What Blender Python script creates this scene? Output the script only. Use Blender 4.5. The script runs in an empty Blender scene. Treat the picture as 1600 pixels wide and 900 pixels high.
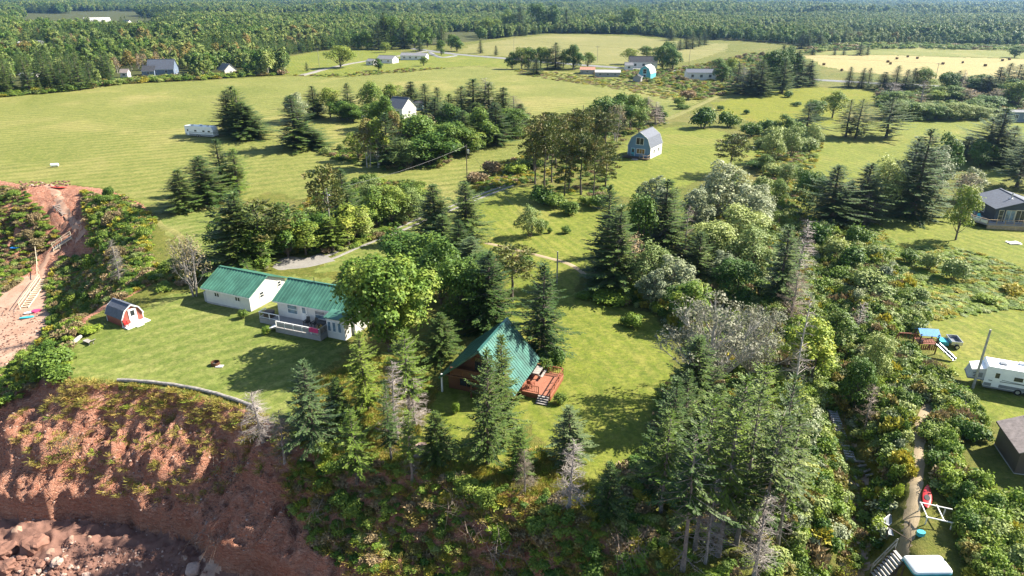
import bpy, math, random
import numpy as np
from mathutils import Vector, Matrix

# ------------------------------------------------------------------ camera, world, sun, exposure
random.seed(7); rng = np.random.default_rng(11)
SC = bpy.context.scene; COL = SC.collection
CAM_H, PITCH, F = 40.0, math.radians(23.1), 1067.0
cam = bpy.data.cameras.new('camera'); cam.sensor_width = 36.0; cam.lens = F * 36.0 / 1600.0
cam.clip_start = 0.5; cam.clip_end = 20000
camo = bpy.data.objects.new('camera', cam); COL.objects.link(camo)
camo.location = (0, 0, CAM_H); camo.rotation_euler = (math.pi / 2 - PITCH, 0, 0); SC.camera = camo

SUN_DIR = Vector((0.74, 0.27, 0.62)).normalized()          # towards the sun
sun_el = math.asin(SUN_DIR.z); sun_az = math.atan2(SUN_DIR.x, SUN_DIR.y)
W = bpy.data.worlds.new('World'); SC.world = W; W.use_nodes = True
wn = W.node_tree.nodes; wl = W.node_tree.links
sky = wn.new('ShaderNodeTexSky'); sky.sky_type = 'NISHITA'; sky.sun_disc = False
sky.sun_elevation = sun_el; sky.sun_rotation = sun_az; sky.air_density = 1.0; sky.dust_density = 0.6
wl.new(sky.outputs[0], wn['Background'].inputs[0]); wn['Background'].inputs[1].default_value = 0.072
sl = bpy.data.lights.new('sun', 'SUN'); sl.energy = 5.0; sl.angle = math.radians(0.53); sl.color = (1.0, 0.93, 0.80)
so = bpy.data.objects.new('sun', sl); COL.objects.link(so); so.location = (100, 60, 120)
so.rotation_euler = SUN_DIR.to_track_quat('Z', 'Y').to_euler()
vs = SC.view_settings; vs.view_transform = 'Standard'; vs.look = 'None'; vs.exposure = 1.62; vs.gamma = 1.0
SC.cycles.max_bounces = 5; SC.cycles.diffuse_bounces = 2; SC.cycles.glossy_bounces = 2
SC.cycles.transmission_bounces = 3; SC.cycles.transparent_max_bounces = 4; SC.cycles.volume_bounces = 0
SC.cycles.use_denoising = True; SC.cycles.caustics_reflective = False; SC.cycles.caustics_refractive = False

# ------------------------------------------------------------------ layout: photograph pixel -> point of the place
CP, SP = math.cos(PITCH), math.sin(PITCH)
def ray(px, py):
    cx, cy = (px - 800.0) / F, (450.0 - py) / F
    return np.array([cx, CP + cy * SP, -SP + cy * CP])
def PZ(px, py, z=0.0):
    d = ray(px, py); t = (z - CAM_H) / d[2]
    return (d[0] * t, d[1] * t)
def RE(x, y):                                                # a surveyed point (taken at 23.5 degrees of tilt) moved to the final camera tilt
    a = math.radians(23.5); dep = y * math.cos(a) + CAM_H * math.sin(a); return PZ(800 + F * x / dep, 450 - F * (y * math.sin(a) - CAM_H * math.cos(a)) / dep)
def row_z(py, y):                                            # height seen at image row py, y metres out
    d = ray(800, py); return CAM_H + y * d[2] / d[1]
def depth_of(y, z): return y * CP + (CAM_H - z) * SP

# ------------------------------------------------------------------ numpy noise
_perm = rng.permutation(256); _perm = np.concatenate([_perm, _perm, _perm]); _grad = rng.uniform(-1, 1, 256)
def vnoise(x, y):
    x = np.asarray(x, float); y = np.asarray(y, float)
    xi = np.floor(x).astype(int); yi = np.floor(y).astype(int); xf = x - xi; yf = y - yi
    u = xf * xf * (3 - 2 * xf); v = yf * yf * (3 - 2 * yf)
    g = lambda a, b: _grad[_perm[(_perm[a & 255] + b) & 255]]
    return (g(xi, yi) * (1 - u) + g(xi + 1, yi) * u) * (1 - v) + (g(xi, yi + 1) * (1 - u) + g(xi + 1, yi + 1) * u) * v
def fbm(x, y, o=4):
    s = 0; a = 1.0
    for i in range(o):
        s = s + a * vnoise(x * 2 ** i + 17.3 * i, y * 2 ** i - 9.1 * i); a *= 0.5
    return s
def sstep(a, b, x):
    t = np.clip((x - a) / (b - a), 0, 1); return t * t * (3 - 2 * t)
def inpoly(x, y, P):
    x = np.asarray(x); y = np.asarray(y); c = np.zeros(x.shape, bool); n = len(P)
    for i in range(n):
        x0, y0 = P[i]; x1, y1 = P[(i + 1) % n]
        if y0 == y1: continue
        k = ((y0 > y) != (y1 > y)) & (x < (x1 - x0) * (y - y0) / (y1 - y0) + x0)
        c ^= k
    return c
def polyline_d(x, y, P):
    """distance, arc length and interpolated attribute index along a polyline"""
    best = np.full(np.shape(x), 1e18); s_at = np.zeros(np.shape(x)); f_at = np.zeros(np.shape(x)); s0 = 0.0
    for i in range(len(P) - 1):
        ax, ay = P[i][:2]; bx, by = P[i + 1][:2]; dx, dy = bx - ax, by - ay; L2 = dx * dx + dy * dy
        t = np.clip(((x - ax) * dx + (y - ay) * dy) / L2, 0, 1)
        d = (x - ax - t * dx) ** 2 + (y - ay - t * dy) ** 2; L = math.sqrt(L2)
        k = d < best; best = np.where(k, d, best); s_at = np.where(k, s0 + t * L, s_at); f_at = np.where(k, i + t, f_at); s0 += L
    return np.sqrt(best), s_at, f_at

# ------------------------------------------------------------------ terrain: plateau, eroding coast, ravine
SEA = -10.72
# edge of the plateau (pixels on the plateau plane) and how wide the bank below it is
EDGE_PX = [(-700, 225, 22), (-300, 250, 22), (-60, 268, 22), (40, 291, 24), (75, 289, 30), (120, 290, 30), (175, 298, 26), (222, 318, 22), (244, 340, 20),
           (236, 368, 18), (238, 410, 17), (236, 445, 16), (185, 472, 15), (140, 496, 14), (118, 520, 13), (104, 545, 13), (98, 572, 13), (112, 592, 12.5),
           (180, 598, 12), (250, 604, 11.5), (320, 617, 11), (380, 636, 10.5), (420, 656, 10), (450, 682, 9.5), (490, 704, 9), (545, 722, 9),
           (610, 736, 10), (690, 748, 10.5), (770, 762, 11), (850, 780, 11), (910, 806, 11), (960, 832, 11), (1010, 862, 11), (1080, 900, 11)]
EDGE = [PZ(a, b) + (w,) for a, b, w in EDGE_PX]
EDGE = [(-2500, 420, 22), (-600, 260, 22)] + EDGE + [(17, 33, 11), (26, 28, 10), (40, 26, 10), (80, 24, 12), (300, 10, 12), (2500, -60, 12)]
LAND = [(e[0], e[1]) for e in EDGE] + [(20000, -60), (20000, 20000), (-20000, 20000), (-20000, 420)]
EDGE_W = np.array([e[2] for e in EDGE])
RAV = [PZ(x, y, -d) + (d, w) for x, y, d, w in ((1240, 372, .4, 2.2), (1262, 396, 1.0, 2.2), (1284, 428, 1.7, 2.2), (1296, 520, 2.2, 2.3), (1300, 600, 2.4, 2.3), (1316, 690, 2.6, 2.1), (1336, 745, 2.9, 1.9), (1343, 800, 3.1, 1.8), (1340, 850, 3.3, 1.8), (1330, 900, 4.2, 2.0), (1318, 960, 7.0, 2.4), (1312, 1040, 10.2, 3.5))]
RAV_D = np.array([r[2] for r in RAV]); RAV_W = np.array([r[3] for r in RAV])
def hgt(x, y):
    x = np.asarray(x, float); y = np.asarray(y, float)
    base = 0.22 * fbm(x / 34, y / 34, 3) + 0.10 * vnoise(x / 6, y / 6)
    far = sstep(250, 900, y); base = base + far * 1.2 * vnoise(x / 160 + 3, y / 160)
    near = (y < 420) & (np.abs(x) < 700)
    z = base.copy()
    if near.any():
        xn, yn = x[near], y[near]
        d, s, f = polyline_d(xn, yn, EDGE); out = ~inpoly(xn, yn, LAND)
        i = np.clip(f.astype(int), 0, len(EDGE_W) - 2); w = EDGE_W[i] + (f - i) * (EDGE_W[i + 1] - EDGE_W[i])
        d = d + 0.55 * vnoise(s / 2.6, 3.1) + 0.30 * vnoise(s / 0.9, 7.7)
        t = np.clip(d / w, 0, 1.6)
        steep = sstep(16, 12, w) * sstep(-2.0, -12.0, xn)                   # bare cliff in front of the lawn
        ramp = np.where(t < .05, t * 1.6, .08 + (t - .05) * .94)
        bank = np.clip(.5 - .5 * np.cos(np.pi * np.clip(t, 0, 1)), 0, 1)
        cl = np.where(t < .86, np.clip(ramp * .84, 0, .72), .72 + np.clip((t - .86) / .05, 0, 1) * .27)
        prof = bank * (1 - steep) + np.clip(cl, 0, 1) * steep
        prof = np.where(t >= 1.0, np.maximum(prof, .985), prof)
        mid = np.exp(-((t - .48) / .36) ** 2)
        gul = np.abs(fbm(s / 3.9 + 0.95 * vnoise(xn / 3.4, yn / 3.4), d / 9 + 2, 3))
        rough = ((gul - .3) * 1.25 + (np.abs(fbm(s / 1.3 + .4 * vnoise(xn / 1.5, yn / 1.5), d / 6, 2)) - .3) * .65 * steep) * np.maximum(mid, steep * .75 * sstep(1.0, .9, t) * sstep(.05, .3, t)) * (0.35 + 0.65 * steep) + 0.34 * fbm(xn / .9, yn / .9, 3) * np.maximum(mid, steep * sstep(.1, .3, t))
        led = steep * 0.8 * mid * np.round(2.5 * fbm(s / 9, d / 2.2, 2)) / 2.5
        zo = base[near] * (1 - np.clip(prof, 0, 1)) - 10.1 * prof + rough + led
        shore = np.clip(t - 1.0, 0, 1)
        zo = np.where(t > 1.0, zo - (np.clip(d - w, 0, 30) * (.065 * (1 - steep) + .012 * steep)) + steep * .25 * fbm(xn / 1.7, yn / 1.7, 3), zo)
        zi = base[near]
        dr, _, fr = polyline_d(xn, yn, RAV); j = np.clip(fr.astype(int), 0, len(RAV_D) - 2)
        dep = RAV_D[j] + (fr - j) * (RAV_D[j + 1] - RAV_D[j]); rw = RAV_W[j] + (fr - j) * (RAV_W[j + 1] - RAV_W[j])
        dr = dr + .35 * vnoise(xn / 1.8, yn / 1.8)
        cut = dep * np.exp(-(np.clip(dr - .7, 0, 99) / (rw * 1.05)) ** 2)
        zz = np.where(out, np.minimum(zo, zi), zi)
        z[near] = np.where(cut > .02, np.minimum(zz, np.maximum(zz - cut, -10.4)), zz)
    return z
def hz(x, y): return float(hgt(np.array([x]), np.array([y]))[0])
_ts = np.concatenate([np.arange(36, 150, .25), np.arange(150, 260, 1.0)])
def G(px, py):
    """where the sight line through a photograph pixel meets the ground"""
    d = ray(px, py); a, b = PZ(px, py) if d[2] < -.01 else (0, 0)
    if b > 150:
        for _ in range(4): z = hz(a, b); t = (z - CAM_H) / d[2]; a, b = d[0] * t, d[1] * t
        return Vector((a, b, z))
    x, y, z = d[0] * _ts, d[1] * _ts, CAM_H + d[2] * _ts
    below = z < hgt(x, y); i = int(np.argmax(below)) if below.any() else len(_ts) - 1
    a, b = _ts[max(i - 1, 0)], _ts[i]
    for _ in range(7):
        m = .5 * (a + b)
        if CAM_H + d[2] * m < hz(d[0] * m, d[1] * m): b = m
        else: a = m
    m = .5 * (a + b); return Vector((d[0] * m, d[1] * m, hz(d[0] * m, d[1] * m)))
def W2(pts): return [PZ(a, b) for a, b in pts]

# ------------------------------------------------------------------ materials
def newmat(name):
    m = bpy.data.materials.new(name); m.use_nodes = True
    nt = m.node_tree; return m, nt, nt.nodes, nt.links, nt.nodes['Principled BSDF']
def nd(ns, ty, **kw):
    n = ns.new(ty)
    for k, v in kw.items():
        if k.startswith('i_'):
            key = k[2:]; n.inputs[int(key) if key.isdigit() else key.replace('_', ' ')].default_value = v
        else: setattr(n, k, v)
    return n
def c4(c): return (c[0], c[1], c[2], 1.0)
def pos(ns): return ns.new('ShaderNodeNewGeometry').outputs['Position']
def noise_n(ns, ls, vec, scale, detail=3, rough=.55, dist=0.0):
    n = nd(ns, 'ShaderNodeTexNoise', i_Scale=scale, i_Detail=detail, i_Roughness=rough, i_Distortion=dist)
    if vec is not None: ls.new(vec, n.inputs['Vector'])
    return n.outputs['Fac']
def ramp_n(ns, ls, fac, a, b):
    r = nd(ns, 'ShaderNodeMapRange'); r.inputs[1].default_value = a; r.inputs[2].default_value = b
    ls.new(fac, r.inputs[0]); return r.outputs[0]
def mix_n(ns, ls, fac, a, b, bt='MIX'):
    m = nd(ns, 'ShaderNodeMix', data_type='RGBA', blend_type=bt)
    if isinstance(fac, float): m.inputs[0].default_value = fac
    else: ls.new(fac, m.inputs[0])
    for k, v in ((6, a), (7, b)):
        if isinstance(v, tuple): m.inputs[k].default_value = c4(v)
        else: ls.new(v, m.inputs[k])
    return m.outputs[2]
def bump_n(ns, ls, bs, h, strength, dist):
    b = nd(ns, 'ShaderNodeBump'); b.inputs['Strength'].default_value = strength; b.inputs['Distance'].default_value = dist
    ls.new(h, b.inputs['Height']); ls.new(b.outputs[0], bs.inputs['Normal'])
MATS = {}
def plain(name, col, rough=.6, metal=0.0, var=.12, scale=3.0, spec=.4, bump=0.0):
    if name in MATS: return MATS[name]
    m, nt, ns, ls, bs = newmat(name)
    tc = ns.new('ShaderNodeTexCoord').outputs['Object']
    f = noise_n(ns, ls, tc, scale, 4, .6)
    dark = tuple(c * (1 - 2.2 * var) for c in col); lite = tuple(min(1, c * (1 + 1.2 * var)) for c in col)
    ls.new(mix_n(ns, ls, ramp_n(ns, ls, f, .3, .7), dark, lite), bs.inputs['Base Color'])
    bs.inputs['Roughness'].default_value = rough; bs.inputs['Metallic'].default_value = metal; bs.inputs['Specular IOR Level'].default_value = spec
    if bump: bump_n(ns, ls, bs, noise_n(ns, ls, tc, scale * 4, 3), bump, .05)
    MATS[name] = m; return m
def lawn_mat(name, g1, g2, dry, dryamt=.5, stripe=None, bump=.5, blot=.045):
    m, nt, ns, ls, bs = newmat(name); P = pos(ns)
    big = noise_n(ns, ls, P, blot, 5, .6, .6); mid = noise_n(ns, ls, P, .28, 4, .6, .3); fine = noise_n(ns, ls, P, 2.2, 4, .7); vf = noise_n(ns, ls, P, 9.0, 3, .7)
    c = mix_n(ns, ls, ramp_n(ns, ls, mid, .35, .65), g1, g2)
    c = mix_n(ns, ls, ramp_n(ns, ls, big, .62 - .2 * dryamt, .80 - .2 * dryamt), c, dry)
    if stripe:
        ang, sc, amt, curve = stripe
        mp = nd(ns, 'ShaderNodeMapping'); mp.inputs['Rotation'].default_value = (0, 0, ang); ls.new(P, mp.inputs['Vector'])
        wv = nd(ns, 'ShaderNodeTexWave', wave_type='BANDS', bands_direction='X', i_Scale=sc, i_Distortion=curve, i_Detail=2.0)
        wv.inputs['Detail Scale'].default_value = .35; ls.new(mp.outputs[0], wv.inputs['Vector'])
        k = nd(ns, 'ShaderNodeMath', operation='MULTIPLY'); k.inputs[1].default_value = amt; ls.new(wv.outputs['Fac'], k.inputs[0])
        k2 = nd(ns, 'ShaderNodeMath', operation='MULTIPLY'); ls.new(k.outputs[0], k2.inputs[0]); ls.new(ramp_n(ns, ls, big, .3, .6), k2.inputs[1])
        c = mix_n(ns, ls, k2.outputs[0], c, tuple(min(1, v * 1.5) for v in dry))
    patch = noise_n(ns, ls, P, .62, 5, .72, .8)
    c = mix_n(ns, ls, ramp_n(ns, ls, patch, .40, .74), c, mix_n(ns, ls, .5, c, (.05, .075, .010)))
    c = mix_n(ns, ls, ramp_n(ns, ls, fine, .38, .72), c, mix_n(ns, ls, .72, c, (.035, .058, .010)), 'MIX')
    c = mix_n(ns, ls, ramp_n(ns, ls, noise_n(ns, ls, P, 1.05, 4, .7, .6), .50, .70), c, mix_n(ns, ls, .45, c, tuple(min(1, v * 1.15) for v in dry)))
    c = mix_n(ns, ls, ramp_n(ns, ls, vf, .45, .8), c, mix_n(ns, ls, .35, c, dry))
    ls.new(c, bs.inputs['Base Color']); bs.inputs['Roughness'].default_value = .9; bs.inputs['Specular IOR Level'].default_value = .15
    ad = nd(ns, 'ShaderNodeMath', operation='ADD'); ls.new(fine, ad.inputs[0]); ls.new(vf, ad.inputs[1])
    bump_n(ns, ls, bs, ad.outputs[0], bump, .12)
    MATS[name] = m; return m
lawn_mat('lawn_grass', (.100, .146, .022), (.162, .202, .040), (.26, .24, .085), .32, (math.radians(52), .13, .35, 5.0), .35, .07)
lawn_mat('bright_lawn_grass', (.116, .162, .016), (.180, .212, .024), (.265, .232, .062), .33, (math.radians(-20), .16, .3, 4.0), .35, .06)
lawn_mat('field_grass', (.128, .160, .028), (.192, .212, .046), (.29, .250, .088), .52, (math.radians(64), .075, .5, 7.0), .6, .028)
lawn_mat('pale_field_grass', (.185, .182, .052), (.245, .225, .076), (.30, .255, .105), .6, (math.radians(40), .05, .2, 12.0), .3, .015)
lawn_mat('stubble', (.40, .31, .135), (.46, .36, .17), (.33, .29, .12), .35, (math.radians(86), .06, .4, 2.0), .3, .02)
lawn_mat('meadow', (.100, .122, .018), (.170, .172, .030), (.235, .195, .065), .5, None, 1.0, .05)
lawn_mat('marsh_grass', (.160, .190, .012), (.225, .235, .016), (.27, .22, .04), .4, None, .8, .06)
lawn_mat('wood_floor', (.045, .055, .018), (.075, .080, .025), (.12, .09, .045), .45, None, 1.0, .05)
def cliff_mat():
    m, nt, ns, ls, bs = newmat('red_clay'); P = pos(ns)
    mp = nd(ns, 'ShaderNodeMapping'); mp.inputs['Scale'].default_value = (1, 1, 2.6); ls.new(P, mp.inputs['Vector']); Q = mp.outputs[0]
    a = noise_n(ns, ls, Q, .35, 5, .6, .8); b = noise_n(ns, ls, Q, 1.7, 5, .7, .5); f = noise_n(ns, ls, P, 6.0, 4, .75)
    c = mix_n(ns, ls, ramp_n(ns, ls, a, .3, .7), (.42, .165, .102), (.60, .290, .190))
    c = mix_n(ns, ls, ramp_n(ns, ls, b, .45, .75), c, (.68, .42, .31))
    c = mix_n(ns, ls, ramp_n(ns, ls, f, .5, .8), c, (.24, .095, .060))
    ls.new(c, bs.inputs['Base Color']); bs.inputs['Roughness'].default_value = .95; bs.inputs['Specular IOR Level'].default_value = .1
    vo = nd(ns, 'ShaderNodeTexVoronoi', feature='DISTANCE_TO_EDGE', i_Scale=1.1); mp2 = nd(ns, 'ShaderNodeMapping'); mp2.inputs['Scale'].default_value = (1, 1, 2.2); ls.new(P, mp2.inputs['Vector']); ls.new(mp2.outputs[0], vo.inputs['Vector'])
    cr = ramp_n(ns, ls, vo.outputs['Distance'], 0.0, .09)
    ad = nd(ns, 'ShaderNodeMath', operation='ADD'); ls.new(b, ad.inputs[0]); ls.new(f, ad.inputs[1]); ad2 = nd(ns, 'ShaderNodeMath', operation='MULTIPLY_ADD'); ls.new(cr, ad2.inputs[0]); ad2.inputs[1].default_value = .35; ls.new(ad.outputs[0], ad2.inputs[2]); bump_n(ns, ls, bs, ad2.outputs[0], 1.0, .55)
    MATS['red_clay'] = m
cliff_mat()
def dirt_mat(name, c1, c2, c3, sc=1.0):
    m, nt, ns, ls, bs = newmat(name); P = pos(ns)
    a = noise_n(ns, ls, P, .5 * sc, 5, .65, .4); f = noise_n(ns, ls, P, 7.0 * sc, 4, .75)
    c = mix_n(ns, ls, ramp_n(ns, ls, a, .35, .68), c1, c2); c = mix_n(ns, ls, ramp_n(ns, ls, f, .52, .8), c, c3)
    ls.new(c, bs.inputs['Base Color']); bs.inputs['Roughness'].default_value = .95; bs.inputs['Specular IOR Level'].default_value = .15
    bump_n(ns, ls, bs, f, .6, .06); MATS[name] = m
dirt_mat('beach_sand', (.33, .20, .14), (.45, .31, .23), (.15, .095, .07), .55)
dirt_mat('shingle', (.155, .082, .062), (.22, .12, .092), (.09, .058, .05), 2.0)
dirt_mat('gravel', (.215, .20, .185), (.275, .26, .235), (.15, .14, .11), 1.5)
dirt_mat('dirt_track', (.30, .235, .15), (.38, .30, .20), (.20, .17, .08), 1.2)
dirt_mat('red_path', (.36, .21, .145), (.44, .29, .21), (.25, .14, .09), 1.2)
dirt_mat('ravine_bed', (.33, .235, .18), (.43, .33, .26), (.19, .13, .10), 1.2)
dirt_mat('asphalt', (.19, .19, .20), (.24, .24, .25), (.15, .15, .16), 1.0)
def sea_mat():
    m, nt, ns, ls, bs = newmat('sea_water'); P = pos(ns)
    bs.inputs['Base Color'].default_value = (.16, .095, .075, 1); bs.inputs['Roughness'].default_value = .12
    bump_n(ns, ls, bs, noise_n(ns, ls, P, 1.3, 4, .6, .5), .35, .12); MATS['sea_water'] = m
sea_mat()
def leaf_mat(name, a, b, c=None, camt=.25, trans=.28, rough=.6, sz=.55):
    """leaf colours vary from leaf to leaf, clump to clump and plant to plant"""
    m, nt, ns, ls, bs = newmat(name); g = ns.new('ShaderNodeNewGeometry'); oi = ns.new('ShaderNodeObjectInfo'); tc = ns.new('ShaderNodeTexCoord').outputs['Object']
    col = mix_n(ns, ls, g.outputs['Random Per Island'], a, b)
    if c: col = mix_n(ns, ls, ramp_n(ns, ls, noise_n(ns, ls, tc, sz, 3), .62 - .3 * camt, .78 - .3 * camt), col, c)
    hs = nd(ns, 'ShaderNodeHueSaturation'); ls.new(col, hs.inputs['Color'])
    ls.new(ramp_n2(ns, ls, oi.outputs['Random'], .482, .515), hs.inputs['Hue']); ls.new(ramp_n2(ns, ls, oi.outputs['Random'], 1.22, .78), hs.inputs['Value'])
    ls.new(hs.outputs[0], bs.inputs['Base Color']); bs.inputs['Roughness'].default_value = rough; bs.inputs['Specular IOR Level'].default_value = .3
    tr = ns.new('ShaderNodeBsdfTranslucent'); ls.new(hs.outputs[0], tr.inputs[0])
    mx = ns.new('ShaderNodeMixShader'); mx.inputs[0].default_value = trans; out = ns['Material Output']
    ls.new(bs.outputs[0], mx.inputs[1]); ls.new(tr.outputs[0], mx.inputs[2]); ls.new(mx.outputs[0], out.inputs[0])
    MATS[name] = m; return m
def ramp_n2(ns, ls, fac, lo, hi):
    r = nd(ns, 'ShaderNodeMapRange'); r.inputs[3].default_value = lo; r.inputs[4].default_value = hi; ls.new(fac, r.inputs[0]); return r.outputs[0]
leaf_mat('spruce_needles', (0.028, 0.065, 0.013), (0.096, 0.150, 0.029), (0.129, 0.161, 0.030), .3, .15)
leaf_mat('blue_spruce_needles', (0.046, 0.087, 0.032), (0.130, 0.183, 0.067), (0.165, 0.203, 0.055), .2, .15)
leaf_mat('olive_spruce_needles', (0.056, 0.105, 0.013), (0.150, 0.230, 0.030), (0.177, 0.237, 0.048), .4, .18)
leaf_mat('pine_needles', (0.049, 0.081, 0.018), (0.149, 0.170, 0.035), (0.232, 0.170, 0.057), .35, .15)
leaf_mat('maple_leaves', (0.066, 0.137, 0.017), (0.154, 0.256, 0.031), (0.237, 0.304, 0.043), .45, .25)
leaf_mat('dark_leaves', (0.043, 0.102, 0.014), (0.121, 0.206, 0.025), (0.175, 0.256, 0.030), .25, .22)
leaf_mat('green_leaves', (0.088, 0.153, 0.021), (0.211, 0.288, 0.041), (0.283, 0.317, 0.050), .35, .25)
leaf_mat('yellow_leaves', (0.133, 0.219, 0.025), (0.267, 0.357, 0.037), (0.372, 0.401, 0.047), .35, .28)
leaf_mat('poplar_leaves', (0.136, 0.145, 0.081), (0.255, 0.255, 0.178), (0.170, 0.167, 0.093), .3, .2)
leaf_mat('silver_leaves', (0.128, 0.164, 0.071), (0.384, 0.421, 0.256), (0.186, 0.218, 0.081), .35, .2)
leaf_mat('sage_leaves', (0.149, 0.209, 0.051), (0.333, 0.390, 0.118), (0.209, 0.272, 0.056), .35, .22)
leaf_mat('autumn_leaves', (0.149, 0.143, 0.031), (0.259, 0.215, 0.052), (0.284, 0.169, 0.058), .4, .25)
leaf_mat('brown_brush', (0.186, 0.143, 0.071), (0.355, 0.270, 0.136), (0.236, 0.220, 0.064), .35, .15)
leaf_mat('tuft_blades', (0.188, 0.191, 0.030), (0.430, 0.352, 0.084), (0.568, 0.410, 0.120), .4, .25)
leaf_mat('goldenrod', (0.216, 0.236, 0.028), (0.495, 0.417, 0.052), (0.742, 0.529, 0.038), .3, .25)
leaf_mat('far_leaves', (0.078, 0.136, 0.024), (0.162, 0.223, 0.048), (0.233, 0.238, 0.055), .35, .2)
leaf_mat('dead_twigs', (.19, .160, .135), (.34, .30, .27), None, 0, 0)
leaf_mat('red_dead_twigs', (.13, .095, .070), (.24, .185, .145), None, 0, 0)
plain('spruce_bark', (.19, .165, .14), .9, var=.2, bump=.4); plain('bark', (.13, .105, .085), .9, var=.25, bump=.4); plain('grey_bark', (.30, .27, .24), .9, var=.2, bump=.4); plain('pale_bark', (.42, .39, .34), .85, var=.18, bump=.3)

# ------------------------------------------------------------------ mesh helpers
def mesh_np(name, V, Q, smooth=False, mat=None):
    V = np.asarray(V, np.float32).reshape(-1, 3); Q = np.asarray(Q, np.int32); k = Q.shape[1]; n = len(Q)
    me = bpy.data.meshes.new(name); me.vertices.add(len(V)); me.vertices.foreach_set('co', V.ravel())
    me.loops.add(n * k); me.loops.foreach_set('vertex_index', Q.ravel())
    me.polygons.add(n); me.polygons.foreach_set('loop_start', np.arange(0, n * k, k, dtype=np.int32))
    if smooth: me.polygons.foreach_set('use_smooth', np.ones(n, bool))
    me.update(calc_edges=True)
    if mat: me.materials.append(MATS[mat])
    return me
def ob(name, data, parent=None, **props):
    o = bpy.data.objects.new(name, data); COL.objects.link(o); o.parent = parent
    for k, v in props.items(): o[k] = v
    return o
def empty(name, loc, rz=0.0, scale=(1, 1, 1), **props):
    o = ob(name, None, **props); o.location = loc; o.rotation_euler = (0, 0, rz); o.scale = scale; o.empty_display_size = .2; return o
class MB:
    def __init__(s): s.v = []; s.f = []
    def add(s, v, f):
        k = len(s.v); s.v += [tuple(p) for p in v]; s.f += [tuple(i + k for i in q) for q in f]; return s
    def box(s, x0, x1, y0, y1, z0, z1):
        return s.add([(x0, y0, z0), (x1, y0, z0), (x1, y1, z0), (x0, y1, z0), (x0, y0, z1), (x1, y0, z1), (x1, y1, z1), (x0, y1, z1)],
                     [(0, 3, 2, 1), (4, 5, 6, 7), (0, 1, 5, 4), (1, 2, 6, 5), (2, 3, 7, 6), (3, 0, 4, 7)])
    def slab(s, a, b, c, d, t):                              # a quad in space given thickness downwards
        p = [Vector(a), Vector(b), Vector(c), Vector(d)]; n = (p[1] - p[0]).cross(p[3] - p[0]).normalized()
        if n.z < 0: n = -n
        q = [v - n * t for v in p]
        return s.add(p + q, [(0, 1, 2, 3), (7, 6, 5, 4), (0, 4, 5, 1), (1, 5, 6, 2), (2, 6, 7, 3), (3, 7, 4, 0)])
    def extr_x(s, prof, x0, x1):                             # profile of (y, z) extruded along x
        n = len(prof); v = [(x0, y, z) for y, z in prof] + [(x1, y, z) for y, z in prof]
        return s.add(v, [tuple(range(n)), tuple(range(2 * n - 1, n - 1, -1))] + [(i, n + i, n + (i + 1) % n, (i + 1) % n) for i in range(n)])
    def extr_z(s, prof, z0, z1):
        n = len(prof); v = [(x, y, z0) for x, y in prof] + [(x, y, z1) for x, y in prof]
        return s.add(v, [tuple(range(n - 1, -1, -1)), tuple(range(n, 2 * n))] + [(i, (i + 1) % n, n + (i + 1) % n, n + i) for i in range(n)])
    def bar(s, p0, p1, w, h=None):
        h = h or w; a, b = Vector(p0), Vector(p1); d = (b - a).normalized(); u = Vector((0, 0, 1)) if abs(d.z) < .95 else Vector((0, 1, 0))
        r = d.cross(u).normalized() * (w / 2); u = r.cross(d).normalized() * (h / 2)
        return s.add([a - r - u, a + r - u, a + r + u, a - r + u, b - r - u, b + r - u, b + r + u, b - r + u],
                     [(0, 3, 2, 1), (4, 5, 6, 7), (0, 1, 5, 4), (1, 2, 6, 5), (2, 3, 7, 6), (3, 0, 4, 7)])
    def tube(s, pts, radii, n=7, cap=True):
        rings = []; pts = [Vector(p) for p in pts]
        for i, p in enumerate(pts):
            d = (pts[min(i + 1, len(pts) - 1)] - pts[max(i - 1, 0)]).normalized(); u = Vector((0, 0, 1)) if abs(d.z) < .9 else Vector((1, 0, 0))
            r = d.cross(u).normalized(); w = r.cross(d)
            rings.append([p + (r * math.cos(6.2832 * k / n) + w * math.sin(6.2832 * k / n)) * radii[i] for k in range(n)])
        v = [q for r in rings for q in r]; f = []
        for i in range(len(pts) - 1):
            f += [(i * n + k, i * n + (k + 1) % n, (i + 1) * n + (k + 1) % n, (i + 1) * n + k) for k in range(n)]
        if cap: f += [tuple(range(n - 1, -1, -1)), tuple(range(len(v) - n, len(v)))]
        return s.add(v, f)
    def mesh(s, name, mat, smooth=False):
        me = bpy.data.meshes.new(name); me.from_pydata([tuple(p) for p in s.v], [], s.f); me.materials.append(MATS[mat])
        if smooth: me.polygons.foreach_set('use_smooth', np.ones(len(me.polygons), bool))
        me.update(); return me
    def build(s, name, mat, parent=None, smooth=False, **props): return ob(name, s.mesh(name, mat, smooth), parent, **props)

# ------------------------------------------------------------------ ground sheet, split by what covers it
NC, U = 760, 1.22
_ys = [22.0]
while _ys[-1] < 16000:
    y = _ys[-1]; _ys.append(y + (.24 if y < 70 else .24 + (y - 70) * .0062 if y < 240 else 1.3 + (y - 240) * .012 if y < 1500 else y * .045))
_ys = np.array(_ys); _us = np.linspace(-U, U, NC)
GX = _us[None, :] * (_ys[:, None] + 16); GY = np.repeat(_ys[:, None], NC, 1); NR = len(_ys)
GZ = hgt(GX.ravel(), GY.ravel()).reshape(NR, NC)
CX = .25 * (GX[1:, 1:] + GX[:-1, 1:] + GX[1:, :-1] + GX[:-1, :-1]); CY = .25 * (GY[1:, 1:] + GY[:-1, 1:] + GY[1:, :-1] + GY[:-1, :-1]); CZ = .25 * (GZ[1:, 1:] + GZ[:-1, 1:] + GZ[1:, :-1] + GZ[:-1, :-1])
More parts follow.
